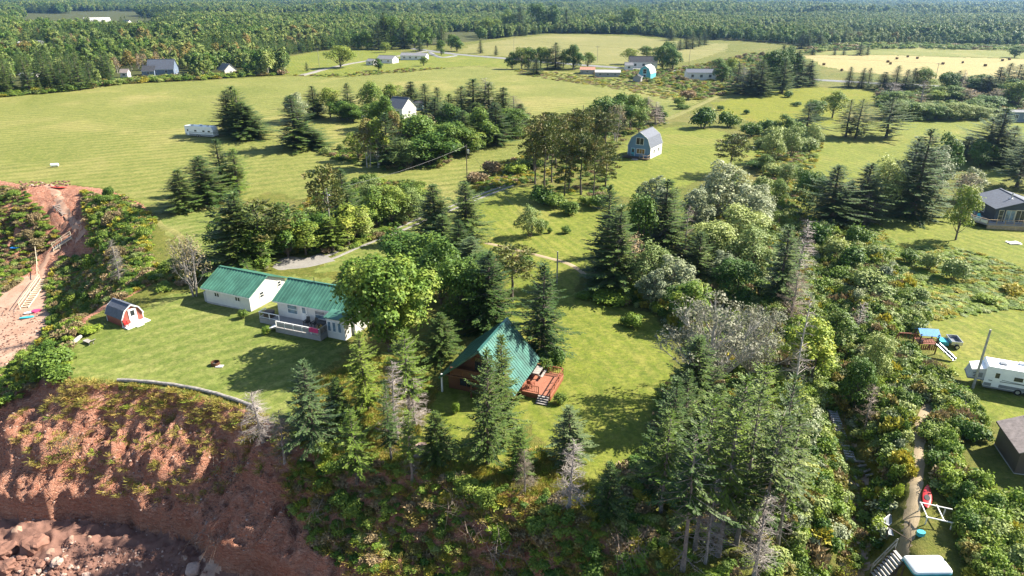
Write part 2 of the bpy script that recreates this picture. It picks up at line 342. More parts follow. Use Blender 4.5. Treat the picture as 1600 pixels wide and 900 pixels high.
jx = CX + .5 * vnoise(CX / 1.1, CY / 1.1) * np.clip(CY / 60, 1, 5); jy = CY + .5 * vnoise(CX / 1.1 + 9, CY / 1.1) * np.clip(CY / 60, 1, 5)
REG = np.zeros(CX.shape, int)
AREAS = []
def area(name, mat, px, label=None, z=0.0):
    P = [PZ(a, b, z) for a, b in px]; AREAS.append((name, mat, P)); REG[inpoly(jx, jy, P)] = len(AREAS); return P
# far to near; later ones lie over earlier ones
P_FIELD_BIG = area('field', 'field_grass', [(-500, 250), (-500, 178), (0, 152), (110, 143), (200, 131), (330, 125), (445, 119), (520, 121), (600, 116), (680, 108), (740, 104), (800, 107), (870, 112), (960, 118), (1010, 128), (1060, 140), (1090, 158), (1060, 178), (1000, 196), (880, 180), (840, 200), (830, 255), (770, 290), (660, 335), (560, 300), (470, 310), (420, 300), (330, 330), (290, 345), (246, 338), (222, 316), (175, 297), (120, 289), (75, 288), (40, 290), (-60, 267), (-300, 249)])
area('field', 'bright_lawn_grass', [(445, 116), (448, 88), (500, 80), (560, 78), (672, 82), (735, 88), (800, 95), (800, 106), (740, 103), (640, 108), (560, 116), (500, 120)])
P_FIELD_MID = area('field', 'pale_field_grass', [(715, 82), (735, 68), (800, 60), (865, 53), (920, 54), (1000, 58), (1060, 64), (1062, 77), (1100, 68), (1140, 68), (1132, 80), (1080, 96), (960, 102), (880, 97), (800, 89)])
area('hay_field', 'stubble', [(1252, 87), (1400, 87), (1600, 93), (1800, 96), (1800, 128), (1600, 124), (1450, 122), (1330, 112), (1290, 104)])
area('field', 'field_grass', [(1255, 86), (1285, 72), (1400, 71), (1600, 74), (1800, 78), (1800, 95), (1600, 92), (1400, 86)])
area('meadow', 'marsh_grass', [(1115, 160), (1180, 145), (1270, 136), (1375, 142), (1365, 158), (1320, 175), (1290, 200), (1240, 205), (1180, 190), (1130, 182)])
P_LAWN_RIGHT = area('lawn', 'bright_lawn_grass', [(1285, 195), (1400, 188), (1545, 186), (1700, 190), (1700, 240), (1600, 262), (1560, 285), (1500, 262), (1440, 262), (1330, 280), (1270, 300), (1258, 345), (1238, 345), (1250, 300), (1270, 255), (1282, 225)])
P_LAWN_GAMBREL = area('lawn', 'bright_lawn_grass', [(945, 270), (985, 215), (1020, 200), (1060, 196), (1130, 205), (1195, 235), (1185, 255), (1120, 262), (1075, 290), (985, 310), (940, 300)])
P_LAWN_MID = area('lawn', 'bright_lawn_grass', [(715, 335), (760, 305), (800, 292), (930, 298), (955, 310), (950, 400), (905, 430), (895, 455), (940, 475), (1020, 488), (1045, 520), (1050, 560), (1050, 600), (1040, 640), (1000, 700), (960, 735), (930, 770), (900, 772), (850, 700), (830, 660), (770, 735), (700, 735), (640, 720), (660, 650), (690, 610), (720, 560), (800, 440), (760, 400), (735, 375)])
P_LAWN_DRIVE = area('lawn', 'lawn_grass', [(490, 425), (530, 392), (600, 362), (660, 335), (770, 285), (800, 290), (720, 340), (640, 385), (560, 430)])
P_LAWN_GRASSPATH = area('lawn', 'lawn_grass', [(244, 342), (330, 325), (400, 335), (385, 380), (330, 400), (300, 395), (262, 368)])
P_LAWN_HOUSE = area('lawn', 'lawn_grass', [(108, 590), (104, 570), (112, 545), (128, 525), (160, 505), (230, 478), (250, 465), (300, 455), (330, 440), (460, 430), (560, 440), (560, 500), (530, 560), (470, 600), (450, 650), (420, 655), (380, 635), (320, 616), (250, 603), (180, 597)])
P_LAWN_HOUSE_DARK = area('lawn', 'bright_lawn_grass', [(1360, 355), (1420, 330), (1480, 335), (1520, 322), (1700, 300), (1700, 500), (1600, 440), (1560, 405), (1480, 385), (1400, 385)])
P_LAWN_RV = area('lawn', 'bright_lawn_grass', [(1442, 502), (1560, 484), (1720, 474), (1720, 700), (1600, 690), (1560, 662), (1530, 655), (1520, 610), (1490, 580), (1470, 555), (1440, 545)])
area('meadow', 'marsh_grass', [(1385, 388), (1480, 384), (1560, 404), (1700, 450), (1700, 486), (1560, 484), (1442, 502), (1425, 470), (1395, 420)])
area('meadow', 'marsh_grass', [(1190, 205), (1250, 205), (1285, 225), (1270, 260), (1250, 300), (1225, 300), (1190, 262)])
_d, _s, _f = polyline_d(CX.ravel(), CY.ravel(), EDGE); _d = _d.reshape(CX.shape); OUT = (~inpoly(CX, CY, LAND)) & (CY < 420) & (np.abs(CX) < 700)
_i = np.clip(_f.astype(int), 0, len(EDGE_W) - 2).reshape(CX.shape); _w = EDGE_W[_i]
REG[OUT] = 100
REG[OUT & (_d > _w * .97)] = 101
REG[OUT & (CX > -75) & (CY < 70) & (_d > _w * .9) & (CZ < -9.7)] = 102
_dr, _, _ = polyline_d(CX.ravel(), CY.ravel(), RAV); _dr = _dr.reshape(CX.shape); REG[(_dr + .45 * vnoise(CX / .9, CY / .9) + .2 * vnoise(CX / .35, CY / .35) < .85) & (CZ < -1.5) & (CY < 100) & (CX > 20)] = 103
P_BANKPATH = W2([(38, 292), (72, 288), (108, 290), (122, 312), (128, 345), (150, 372), (140, 400), (118, 400), (96, 352), (84, 330), (50, 306)])
def face_sheet(name, mask, mat, **props):
    r, c = np.nonzero(mask)
    if len(r) == 0: return
    q = np.stack([r * NC + c, r * NC + c + 1, (r + 1) * NC + c + 1, (r + 1) * NC + c], 1)
    u, inv = np.unique(q, return_inverse=True)
    V = np.stack([GX.ravel()[u], GY.ravel()[u], GZ.ravel()[u]], 1)
    return ob(name, mesh_np(name, V, inv.reshape(-1, 4), True, mat), None, kind='structure', **props)
woods_front = W2([(-600, 190), (0, 153), (110, 144), (200, 131), (330, 124), (445, 117), (448, 86), (500, 79), (560, 75), (640, 73), (735, 64), (800, 57), (865, 51), (1000, 54), (1090, 62), (1140, 62), (1250, 72), (1400, 70), (1600, 73), (2200, 78)])
WOODS = woods_front + [(16000, 15900), (-16000, 15900)]
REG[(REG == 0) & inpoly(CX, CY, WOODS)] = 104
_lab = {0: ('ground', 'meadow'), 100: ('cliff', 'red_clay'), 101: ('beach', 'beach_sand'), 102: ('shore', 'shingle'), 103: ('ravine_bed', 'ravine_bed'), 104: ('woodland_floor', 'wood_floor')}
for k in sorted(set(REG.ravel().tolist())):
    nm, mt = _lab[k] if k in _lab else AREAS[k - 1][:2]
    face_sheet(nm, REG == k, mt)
sea = MB(); sea.add([(-900, -300, SEA), (900, -300, SEA), (900, 62, SEA), (-900, 420, SEA)], [(0, 1, 2, 3)])
sea.build('sea', 'sea_water', kind='structure')

def strip(name, pts, width, mat, lift=.035, step=.6, wob=.12, **props):
    """a path or road laid over the ground as its own sheet"""
    P = [Vector((p[0], p[1], 0)) for p in pts]; Q = []
    for i in range(len(P) - 1):
        p0, p1, p2, p3 = P[max(i - 1, 0)], P[i], P[i + 1], P[min(i + 2, len(P) - 1)]; n = max(2, int((p2 - p1).length / step))
        for k in range(n):
            t = k / n; Q.append(.5 * ((2 * p1) + (p2 - p0) * t + (2 * p0 - 5 * p1 + 4 * p2 - p3) * t * t + (3 * p1 - p0 - 3 * p2 + p3) * t ** 3))
    Q.append(P[-1]); V = []; n = len(Q); m = 5
    for i, p in enumerate(Q):
        d = (Q[min(i + 1, n - 1)] - Q[max(i - 1, 0)]).normalized(); r = Vector((d.y, -d.x, 0)); wd = width * (1 + wob * float(vnoise(i * step * .7, width)))
        for k in range(m): V.append(p + r * wd * (k / (m - 1) - .5))
    V = np.array([tuple(v) for v in V]); edge = np.tile([-.05, 1, 1.3, 1, -.05], n)
    V[:, 2] = hgt(V[:, 0], V[:, 1]) + lift * edge
    F = [(i * m + k, i * m + k + 1, (i + 1) * m + k + 1, (i + 1) * m + k) for i in range(n - 1) for k in range(m - 1)]
    return ob(name, mesh_np(name, V, F, True, mat), None, kind='structure', **props)
def offset_line(pts, o):
    r = []
    for i, p in enumerate(pts):
        a, b = pts[max(i - 1, 0)], pts[min(i + 1, len(pts) - 1)]; dx, dy = b[0] - a[0], b[1] - a[1]; L = math.hypot(dx, dy)
        r.append((p[0] + dy / L * o, p[1] - dx / L * o))
    return r
DRIVE = W2([(486, 412), (520, 402), (560, 384), (610, 365), (662, 342), (715, 321), (760, 302), (800, 287), (832, 268)])
for o in (-.85, .85): strip('driveway', offset_line(DRIVE, o), .75, 'gravel', .04)
strip('driveway', W2([(432, 412), (452, 412), (480, 411), (512, 403)]), 5.2, 'gravel', .06, wob=.3)
strip('path', W2([(735, 373), (765, 381), (800, 389), (850, 402), (890, 414), (915, 430)]), .9, 'dirt_track', .04)
strip('path', W2([(1040, 186), (1062, 178), (1090, 165), (1120, 150)]), 2.6, 'pale_field_grass', .05)
strip('path', W2([(243, 340), (252, 352), (272, 362), (286, 376), (290, 392)]), 1.3, 'pale_field_grass', .04)
strip('path', W2([(1455, 630), (1440, 655), (1437, 690), (1434, 735), (1428, 790), (1419, 835), (1412, 856)]), .95, 'dirt_track', .04, wob=.3)
strip('road', W2([(640, 75), (700, 83), (800, 92.5), (900, 101), (1000, 108), (1100, 114), (1270, 124.5), (1372, 130.5), (1700, 150)]), 7.5, 'asphalt', .3, 4, .02)
strip('driveway', W2([(672, 82), (690, 90), (712, 87)]), 4, 'asphalt', .34, 2, .02)
strip('driveway', W2([(470, 118), (510, 107), (560, 97), (600, 91), (640, 84), (665, 80)]), 4.5, 'gravel', .2, 3, .1)
for pts, w in (([(74, 288), (88, 302), (97, 322), (112, 345), (128, 366), (118, 376)], 1.8), ([(92, 388), (78, 400), (66, 418), (66, 440)], 1.3)):
    strip('path', [tuple(G(a, b)[:2]) for a, b in pts], w, 'red_path', .06, .5, .4)

# ------------------------------------------------------------------ vegetation prototypes (10 m tall, scaled when planted)
def kites(B, D, S, L, Wd, drop):
    """leaf sprays: folded four-point blades. base, direction, side vectors; length, width; droop of the fold"""
    B, D, S = map(lambda a: np.asarray(a, float).reshape(-1, 3), (B, D, S)); L = np.asarray(L, float)[:, None]; Wd = np.asarray(Wd, float)[:, None]; drop = np.asarray(drop, float)
    N = np.cross(D, S); N *= np.sign(N[:, 2:3] + 1e-9); mid = B + D * L * .5; k = N * (L * drop[:, None])
    V = np.stack([B, mid + S * Wd * .5 - k, B + D * L, mid - S * Wd * .5 - k], 1)
    n = len(B); return V.reshape(-1, 3), np.arange(4 * n).reshape(-1, 4)
def unit(a): return a / (np.linalg.norm(a, axis=-1, keepdims=True) + 1e-9)
def trunk_mb(h, r, R, lean=.15, n=8, top=.12, seg=7):
    x = y = 0; pts = []
    for i in range(seg):
        t = i / (seg - 1); pts.append((x, y, -.3 + t * (h + .3))); x += R.uniform(-lean, lean) * .5; y += R.uniform(-lean, lean) * .5
    m = MB(); m.tube(pts, [r * ((1 - t) + top * t) * (1.35 if t == 0 else 1) for t in [i / (seg - 1) for i in range(seg)]], n); return m, pts
def on_trunk(pts, z):
    for a, b in zip(pts, pts[1:]):
        if z <= b[2]: t = (z - a[2]) / (b[2] - a[2]); return np.array([a[0] + (b[0] - a[0]) * t, a[1] + (b[1] - a[1]) * t, z])
    return np.array(pts[-1])
def twig(m, a, b, r, n=3): m.tube([a, b], [r, r * .35], n, False)
def make_spruce(seed, r=2.1, z0=.06, dens=1.0, mat='spruce_needles', up=.0, ragged=.25, power=.85, dead=0, bark='bark', leafscale=1.0, flag=0.0):
    R = random.Random(seed); tm, pts = trunk_mb(9.8, .15, R, .10)
    B, D, S, L, Wd, dr = [], [], [], [], [], []; lob = [R.uniform(-1, 1) for _ in range(8)]
    z = z0 * 10; dstep = .30 / dens
    while z < 9.85:
        t = (z - z0 * 10) / (10 - z0 * 10); Rr = r * (1 - t) ** power * (1 + ragged * R.uniform(-1, .8)) * (.72 + .28 * min(1, t * 6)) + .10
        nb = max(4, int((5.4 + R.random() * 2) * (1 - .25 * t))); a0 = R.uniform(0, 6.28)
        for b in range(nb):
            if R.random() < .13: continue
            a = a0 + 6.283 * b / nb + R.uniform(-.35, .35); k = lob[int(a / 6.2832 * 8) % 8]
            Lb = Rr * R.uniform(.62, 1.12) * (1 + .22 * k) * (1 + flag * math.cos(a - 2.6)); Lb = max(Lb, .12)
            el = -.22 + .75 * t + up + R.uniform(-.16, .16); ca, sa = math.cos(a), math.sin(a); o = on_trunk(pts, z)
            sd = np.array([-sa, ca, 0]); n = max(2, int(Lb / (.145 * leafscale)))
            if Lb > .5: twig(tm, o, o + np.array([ca * Lb * .85 * math.cos(el), sa * Lb * .85 * math.cos(el), Lb * .8 * math.sin(el)]), .028)
            for j in range(n + 1):
                s = .16 + .84 * j / n; cur = el - .20 * s + .28 * s * s
                p = o + np.array([ca * math.cos(cur), sa * math.cos(cur), math.sin(cur)]) * Lb * s
                fw = np.array([ca * math.cos(el), sa * math.cos(el), math.sin(el) - .05])
                for sg in ((-1, 1) if j < n else (0,)):
                    w = R.uniform(.55, 1.0); d = unit(fw * (1.05 - .2 * abs(sg)) + sd * sg * w + np.array([0, 0, R.uniform(-.30, .16)]))
                    B.append(p); D.append(d); S.append(unit(np.cross(d, [R.uniform(-.4, .4), R.uniform(-.4, .4), 1])))
                    ll = R.uniform(.34, .62) * (1.1 - .45 * s) * (.62 + .38 * (1 - t)) * (leafscale if leafscale > 1 else .86); ll = min(ll, .28 + Lb * .45); L.append(ll); Wd.append(ll * R.uniform(.34, .50)); dr.append(R.uniform(.05, .22))
        z += dstep * R.uniform(.75, 1.25) * (1.1 - .4 * t)
    for j in range(14):
        a = R.uniform(0, 6.28); d = unit(np.array([math.cos(a) * .5, math.sin(a) * .5, 1.0])); B.append(np.array(pts[-1]) - [0, 0, .1 + .05 * j]); D.append(d); S.append(unit(np.cross(d, [0.3, .2, 1]))); L.append(.32); Wd.append(.13); dr.append(.05)
    for j in range(dead):                                     # bare dead limbs below the live crown
        zz = R.uniform(.8, max(1.2, z0 * 10 + .6)); a = R.uniform(0, 6.28); o = on_trunk(pts, zz); Lb = R.uniform(.5, 1.5); e = o + np.array([math.cos(a) * Lb, math.sin(a) * Lb, R.uniform(-.4, .15)])
        twig(tm, o, e, .025)
        for q in range(3): 
            f = .4 + .2 * q; p = o + (e - o) * f; twig(tm, p, p + np.array([math.cos(a + R.choice((-1, 1)) * .9) * .4, math.sin(a + R.choice((-1, 1)) * .9) * .4, R.uniform(-.15, .1)]), .014)
    V, Q = kites(B, D, S, L, Wd, dr)
    return dict(trunk=tm.mesh('trunk', bark), crown=mesh_np('crown', V, Q, False, mat), r=r * (.68 if z0 < .09 else .80), n=len(Q))
def make_dead(seed, r=1.3, mat='dead_twigs', bark='grey_bark', dens=1.0, z0=.12):
    R = random.Random(seed); tm, pts = trunk_mb(9.8, .13, R, .16); m = MB(); z = z0 * 10
    while z < 9.6:
        t = z / 10; nb = R.randint(3, 5)
        for b in range(nb):
            a = R.uniform(0, 6.28); Lb = r * (1 - t) ** .7 * R.uniform(.4, 1.15) + .15; o = on_trunk(pts, z); el = -.15 + .5 * t + R.uniform(-.2, .25)
            e = o + np.array([math.cos(a) * Lb, math.sin(a) * Lb, Lb * math.sin(el)]); twig(m, o, e, .028)
            for j in range(max(3, int(Lb * 7 * dens))):
                f = R.uniform(.25, 1); p = o + (e - o) * f; b2 = a + R.choice((-1, 1)) * R.uniform(.5, 1.1); l2 = R.uniform(.2, .55)
                twig(m, p, p + np.array([math.cos(b2) * l2, math.sin(b2) * l2, R.uniform(-.25, .12)]), .013)
        z += R.uniform(.16, .32) / dens
    return dict(trunk=tm.mesh('trunk', bark), crown=m.mesh('branches', mat), r=r, n=len(m.f), cname='branches')
def make_broad(seed, r=3.2, z0=.18, lobes=16, leaves=3600, size=.34, mat='green_leaves', bark='bark', flat=1.0, sparse=0.0, stems=1, lobr=(.26, .42), top=1.0, twigs=0):
    R = random.Random(seed); RN = np.random.default_rng(seed); tm = MB(); cz = 10 * (z0 + 1) / 2; hz_ = 10 * (1 - z0) / 2; C = []
    for i in range(lobes):
        for _ in range(30):
            p = np.array([R.uniform(-1, 1), R.uniform(-1, 1), R.uniform(-.92, .92)]); q = math.sqrt(p[0] ** 2 + p[1] ** 2 + p[2] ** 2)
            if .42 < q < .86 and all(np.linalg.norm(p - c) > .30 for c, _ in C): break
        C.append((p, R.uniform(*lobr)))
    C.append((np.array([0, 0, .55 * top]), .40)); C.append((np.array([0.05, 0, 0.0]), .5))
    sc = np.array([r, r, hz_]); ctr = np.array([0, 0, cz])
    for st in range(stems):
        a = 6.28 * st / max(stems, 1); b0 = np.array([math.cos(a), math.sin(a), 0]) * (.25 if stems > 1 else 0); rr = .17 if stems == 1 else .08
        tm.tube([tuple(b0 - [0, 0, .3]), tuple(b0 * 1.6 + [R.uniform(-.15, .15), R.uniform(-.15, .15), 10 * z0 * .9]), tuple(b0 * 3 + [R.uniform(-.3, .3), R.uniform(-.3, .3), cz]), tuple(b0 * 3.6 + [0, 0, 8.6])], [rr * 1.3, rr, rr * .7, rr * .12], 8)
    for i, (c, lr) in enumerate(C):
        e = ctr + c * sc; zb = max(10 * z0 * .7, e[2] - abs(e[0]) - abs(e[1]) - 1.2); s = np.array([0, 0, min(zb, 7)])
        mid = (s + e) / 2 + np.array([0, 0, -.25]); tm.tube([tuple(s), tuple(mid), tuple(e)], [.075, .05, .018], 5, False)
        for q in range(4 + twigs): d = RN.normal(size=3); d = d / np.linalg.norm(d) * lr * sc * .95; twig(tm, mid + (e - mid) * R.uniform(.3, 1), e + d, .02)
    w = np.array([lr ** 2 for _, lr in C]); k = RN.choice(len(C), leaves, p=w / w.sum()); cc = np.array([c for c, _ in C])[k]; lr = np.array([l for _, l in C])[k]
    d = unit(RN.normal(size=(leaves, 3))); d[:, 2] = np.where(d[:, 2] < -.35, -d[:, 2] * .6, d[:, 2]); d = unit(d)
    rad = lr * (1 - np.abs(RN.normal(0, .18, leaves)) + .05 + (RN.random(leaves) < .14) * RN.uniform(.05, .4, leaves)); p = ctr + (cc + d * rad[:, None]) * sc
    gap = np.array([float(x) for x in vnoise(p[:, 0] * .9 + seed, p[:, 1] * .9 + p[:, 2] * .8)]); keep = gap > (-.75 + 1.1 * sparse)
    p, d = p[keep], d[keep]; n = len(p)
    nrm = unit(d * .8 + np.array([0, 0, .55]) + RN.normal(0, .45, (n, 3))); t = unit(np.cross(nrm, RN.normal(size=(n, 3)))); s = np.cross(nrm, t)
    L = RN.uniform(.7, 1.35, n) * size; V, Q = kites(p - t * L[:, None] * .5, t, s, L, L * RN.uniform(.6, .95, n), RN.uniform(.02, .25, n))
    return dict(trunk=tm.mesh('trunk', bark), crown=mesh_np('crown', V, Q, False, mat), r=r * 1.12, n=n)
def make_pine(seed, mat='pine_needles', r=2.0, z0=.50, puffs=26, bark='bark', size=.40):
    R = random.Random(seed); RN = np.random.default_rng(seed); tm, pts = trunk_mb(9.5, .15, R, .22); P, Dn = [], []
    for i in range(puffs):
        t = z0 + (1 - z0) * (i + .5) / puffs; a = i * 2.4 + R.uniform(-.5, .5); u = (t - z0) / (1 - z0); Lb = r * (.55 + .6 * math.sin(math.pi * min(1, .18 + u * .82))) * R.uniform(.45, 1.0)
        o = on_trunk(pts, t * 9.4); e = o + np.array([math.cos(a) * Lb, math.sin(a) * Lb, .25 + .25 * Lb * u]); tm.tube([tuple(o), tuple((o + e) / 2 - [0, 0, .08]), tuple(e)], [.05, .035, .015], 4, False)
        n = 70; q = RN.normal(0, 1, (n, 3)); q = unit(q) * RN.uniform(.35, 1, (n, 1)) * np.array([.72, .72, .34]) * R.uniform(.75, 1.2); P.append(e + q); Dn.append(unit(q + [0, 0, .35]))
    for j in range(16):
        zz = R.uniform(1.2, z0 * 10); a = R.uniform(0, 6.28); o = on_trunk(pts, zz); Lb = R.uniform(.3, 1.0); twig(tm, o, o + np.array([math.cos(a) * Lb, math.sin(a) * Lb, R.uniform(-.2, .1)]), .018)
    p = np.concatenate(P); d = np.concatenate(Dn); n = len(p); s = unit(np.cross(d, RN.normal(size=(n, 3)))); L = RN.uniform(.6, 1.2, n) * size
    V, Q = kites(p, unit(d + RN.normal(0, .4, (n, 3))), s, L, L * .55, RN.uniform(.02, .2, n))
    return dict(trunk=tm.mesh('trunk', bark), crown=mesh_np('crown', V, Q, False, mat), r=r * 1.1, n=n)
def make_bush_mesh(seed, mat, n=700, size=.20, h=1.0, lob=6, spiky=0.0):
    """crown of a rounded bush, one metre tall and about 1.2 m wide"""
    R = random.Random(seed); RN = np.random.default_rng(seed); C = [(np.array([R.uniform(-.34, .34), R.uniform(-.34, .34), R.uniform(.25, .62)]), R.uniform(.22, .38)) for _ in range(lob)] + [(np.array([0, 0, .42]), .42)]
    k = RN.integers(0, len(C), n); c = np.array([a for a, _ in C])[k]; lr = np.array([b for _, b in C])[k]; d = unit(RN.normal(size=(n, 3))); d[:, 2] = np.where(d[:, 2] < -.4, -d[:, 2], d[:, 2]); d = unit(d)
    p = c + d * (lr * (1 - np.abs(RN.normal(0, .22, n)) + (RN.random(n) < .16) * RN.uniform(.1, .5, n)))[:, None]; p[:, 2] = np.maximum(p[:, 2], .01) * h
    nr = unit(d + RN.normal(0, .55, (n, 3)) + [0, 0, .35]); t = unit(np.cross(nr, RN.normal(size=(n, 3)))); t = unit(t + spiky * np.array([0, 0, 1.2]) + spiky * d); s = unit(np.cross(nr, t)); L = RN.uniform(.6, 1.3, n) * size * (1 + spiky)
    V, Q = kites(p - t * L[:, None] * .4, t, s, L, L * RN.uniform(.5, .85, n) * (1 - .55 * spiky), RN.uniform(.02, .25, n)); return mesh_np('crown', V, Q, False, mat)
def make_stems(seed, mat='bark', n=7):
    R = random.Random(seed); m = MB()
    for i in range(n):
        a = R.uniform(0, 6.28); q = R.uniform(.15, .42); m.tube([(math.cos(a) * .05, math.sin(a) * .05, -.08), (math.cos(a) * q * .6, math.sin(a) * q * .6, .35), (math.cos(a) * q, math.sin(a) * q, R.uniform(.5, .85))], [.02, .014, .005], 4, False)
    return m.mesh('stem', mat)
def make_tuft_mesh(seed, mat, n=85, spread=.42, h=1.0):
    RN = np.random.default_rng(seed); a = RN.uniform(0, 6.283, n); q = RN.uniform(0, spread, n); p = np.stack([np.cos(a) * q, np.sin(a) * q, np.zeros(n)], 1)
    d = unit(np.stack([np.cos(a) * .5, np.sin(a) * .5, np.ones(n)], 1) + RN.normal(0, .3, (n, 3))); s = unit(np.cross(d, RN.normal(size=(n, 3)))); L = RN.uniform(.4, 1.0, n) * h
    V, Q = kites(p, d, s, L, L * .05 + .014, RN.uniform(0, .2, n)); return mesh_np('tuft', V, Q, False, mat)

PROTO = {}
PROTO['spruce'] = [make_spruce(1, 2.1, .05, 1.25, power=.72), make_spruce(2, 1.9, .04, 1.25, ragged=.32, power=.7), make_spruce(3, 2.3, .08, 1.2, ragged=.38, power=.66), make_spruce(4, 1.8, .05, 1.3, power=.75), make_spruce(5, 2.2, .06, 1.2, ragged=.42, power=.6, flag=.2), make_spruce(6, 2.0, .10, 1.2, 'spruce_needles', ragged=.5, power=.68)]
PROTO['bluespruce'] = [make_spruce(11, 2.5, .10, 1.0, 'blue_spruce_needles', ragged=.22, power=.7), make_spruce(12, 2.3, .12, 1.0, 'blue_spruce_needles', ragged=.3, power=.75)]
PROTO['tallspruce'] = [make_spruce(21, 1.9, .36, .95, 'olive_spruce_needles', ragged=.45, power=.6, dead=26, bark='spruce_bark'), make_spruce(22, 1.7, .42, .9, 'olive_spruce_needles', ragged=.5, power=.55, dead=30, bark='spruce_bark'),
                       make_spruce(23, 2.0, .28, .95, 'spruce_needles', ragged=.45, power=.6, dead=22, bark='spruce_bark'), make_spruce(24, 1.8, .46, .95, 'spruce_needles', ragged=.5, power=.5, dead=34, bark='spruce_bark')]
PROTO['olivespruce'] = [make_spruce(31, 2.0, .14, .9, 'olive_spruce_needles', ragged=.4, power=.7, dead=8), make_spruce(32, 2.2, .2, .85, 'olive_spruce_needles', ragged=.45, power=.62, dead=10)]
PROTO['windspruce'] = [make_spruce(41, 2.9, .16, .8, 'spruce_needles', ragged=.45, power=.6, flag=-.25, dead=6), make_spruce(42, 3.2, .14, .8, 'spruce_needles', ragged=.4, power=.65, flag=-.3, dead=6)]
PROTO['dead'] = [make_dead(51, 1.5), make_dead(52, 1.2), make_dead(53, 1.7, 'red_dead_twigs')]
PROTO['snag'] = [make_dead(55, 1.6, 'red_dead_twigs', 'grey_bark', .55, .18), make_dead(56, 1.4, 'dead_twigs', 'pale_bark', .5, .2)]
PROTO['pine'] = [make_pine(61), make_pine(62, r=1.8, z0=.55), make_pine(63, r=2.2, z0=.42, puffs=32), make_pine(64, r=2.3, z0=.2, puffs=40)]
PROTO['maple'] = [make_broad(71, 4.6, .08, 40, 17000, .31, 'maple_leaves', lobr=(.20, .32))]
PROTO['broad'] = [make_broad(72, 3.4), make_broad(73, 3.0, .15, 14, 3200), make_broad(74, 3.8, .12, 18, 4200)]
PROTO['darkbroad'] = [make_broad(75, 3.9, .06, 20, 5200, .36, 'dark_leaves'), make_broad(76, 3.4, .08, 16, 4600, .36, 'dark_leaves')]
PROTO['silver'] = [make_broad(77, 3.6, .10, 22, 5200, .30, 'silver_leaves', 'grey_bark', lobr=(.18, .32), sparse=.15), make_broad(78, 3.2, .12, 18, 4200, .30, 'silver_leaves', 'grey_bark', lobr=(.18, .32), sparse=.2)]
PROTO['poplar'] = [make_broad(79, 4.4, .22, 44, 5600, .20, 'poplar_leaves', 'pale_bark', lobr=(.13, .24), sparse=.52, twigs=14)]
PROTO['sage'] = [make_broad(80, 4.0, .04, 18, 4600, .34, 'sage_leaves', stems=3), make_broad(81, 3.6, .05, 15, 3800, .34, 'sage_leaves', stems=4)]
PROTO['yellow'] = [make_broad(82, 3.4, .08, 18, 4600, .34, 'yellow_leaves'), make_broad(83, 2.8, .1, 14, 3600, .34, 'yellow_leaves', stems=3)]
PROTO['birch'] = [make_broad(84, 2.3, .22, 14, 2300, .30, 'autumn_leaves', 'pale_bark', lobr=(.2, .32), sparse=.35, stems=2), make_broad(85, 2.0, .2, 12, 2000, .30, 'green_leaves', 'pale_bark', lobr=(.2, .32), sparse=.35)]
PROTO['bare'] = [make_broad(86, 2.8, .15, 16, 900, .22, 'brown_brush', 'grey_bark', lobr=(.22, .34), sparse=.3, stems=4, twigs=14)]
BUSH = {}
for i, (k, mt, sp) in enumerate((('green', 'green_leaves', 0), ('dark', 'dark_leaves', 0), ('yellowgreen', 'yellow_leaves', 0), ('sage', 'sage_leaves', 0), ('silver', 'silver_leaves', 0), ('brown', 'brown_brush', .5), ('golden', 'goldenrod', .5))):
    BUSH[k] = [(make_bush_mesh(200 + 10 * i + j, mt, 2400, .115, spiky=sp, lob=12), make_stems(300 + i * 5 + j)) for j in range(3)]

# ------------------------------------------------------------------ planting
DESC = dict(spruce='dark green spruce', bluespruce='broad blue-green spruce', tallspruce='tall bare-trunked spruce', olivespruce='olive green spruce', windspruce='spreading wind-shaped spruce', dead='grey dead spruce',
            snag='leafless dead snag', pine='tuft-crowned pine', maple='big round full-leaved maple', broad='leafy green tree', darkbroad='dense dark green tree', silver='silvery leaved poplar',
            poplar='wide thin-leaved pale poplar', sage='grey-green willow tree', yellow='yellow-green leafy tree', birch='thin pale-stemmed birch', bare='bare many-stemmed tree')
CAT = dict(spruce='spruce', bluespruce='spruce', tallspruce='spruce', olivespruce='spruce', windspruce='spruce', dead='dead tree', snag='dead tree', pine='pine', birch='birch', maple='maple')
ONAME = dict(spruce='spruce_tree', bluespruce='spruce_tree', tallspruce='spruce_tree', olivespruce='spruce_tree', windspruce='spruce_tree', dead='dead_tree', snag='dead_tree', pine='pine_tree', maple='maple_tree', birch='birch_tree', silver='poplar_tree', poplar='poplar_tree', sage='willow_tree', bare='bare_tree')
_o = 'first second third fourth fifth sixth seventh eighth ninth tenth eleventh twelfth thirteenth fourteenth fifteenth sixteenth seventeenth eighteenth nineteenth twentieth'.split()
def ordinal(i): return _o[i] if i < 20 else 'twenty-' + _o[i - 20] if i < 29 else 'thirtieth' if i == 29 else 'thirty-' + _o[i - 30]
_pick = {}
def plant(kind, loc, h, wid=None, label='', group=None, rz=None, R=random):
    ps = PROTO[kind]; i = _pick.get(kind, 0); _pick[kind] = i + 1; p = ps[i % len(ps)]
    sz = h / 10.0; sx = (wid / (2 * p['r'])) if wid else sz * R.uniform(.88, 1.15)
    e = empty(ONAME.get(kind, 'leafy_tree'), loc, R.uniform(0, 6.28) if rz is None else rz, (sx, sx, sz), label=label, category=CAT.get(kind, 'tree'))
    if group: e['group'] = group
    ob('trunk', p['trunk'], e); ob(p.get('cname', 'crown'), p['crown'], e); return e
SPOTS = []                                                    # (x, y, radius) kept clear when scattering
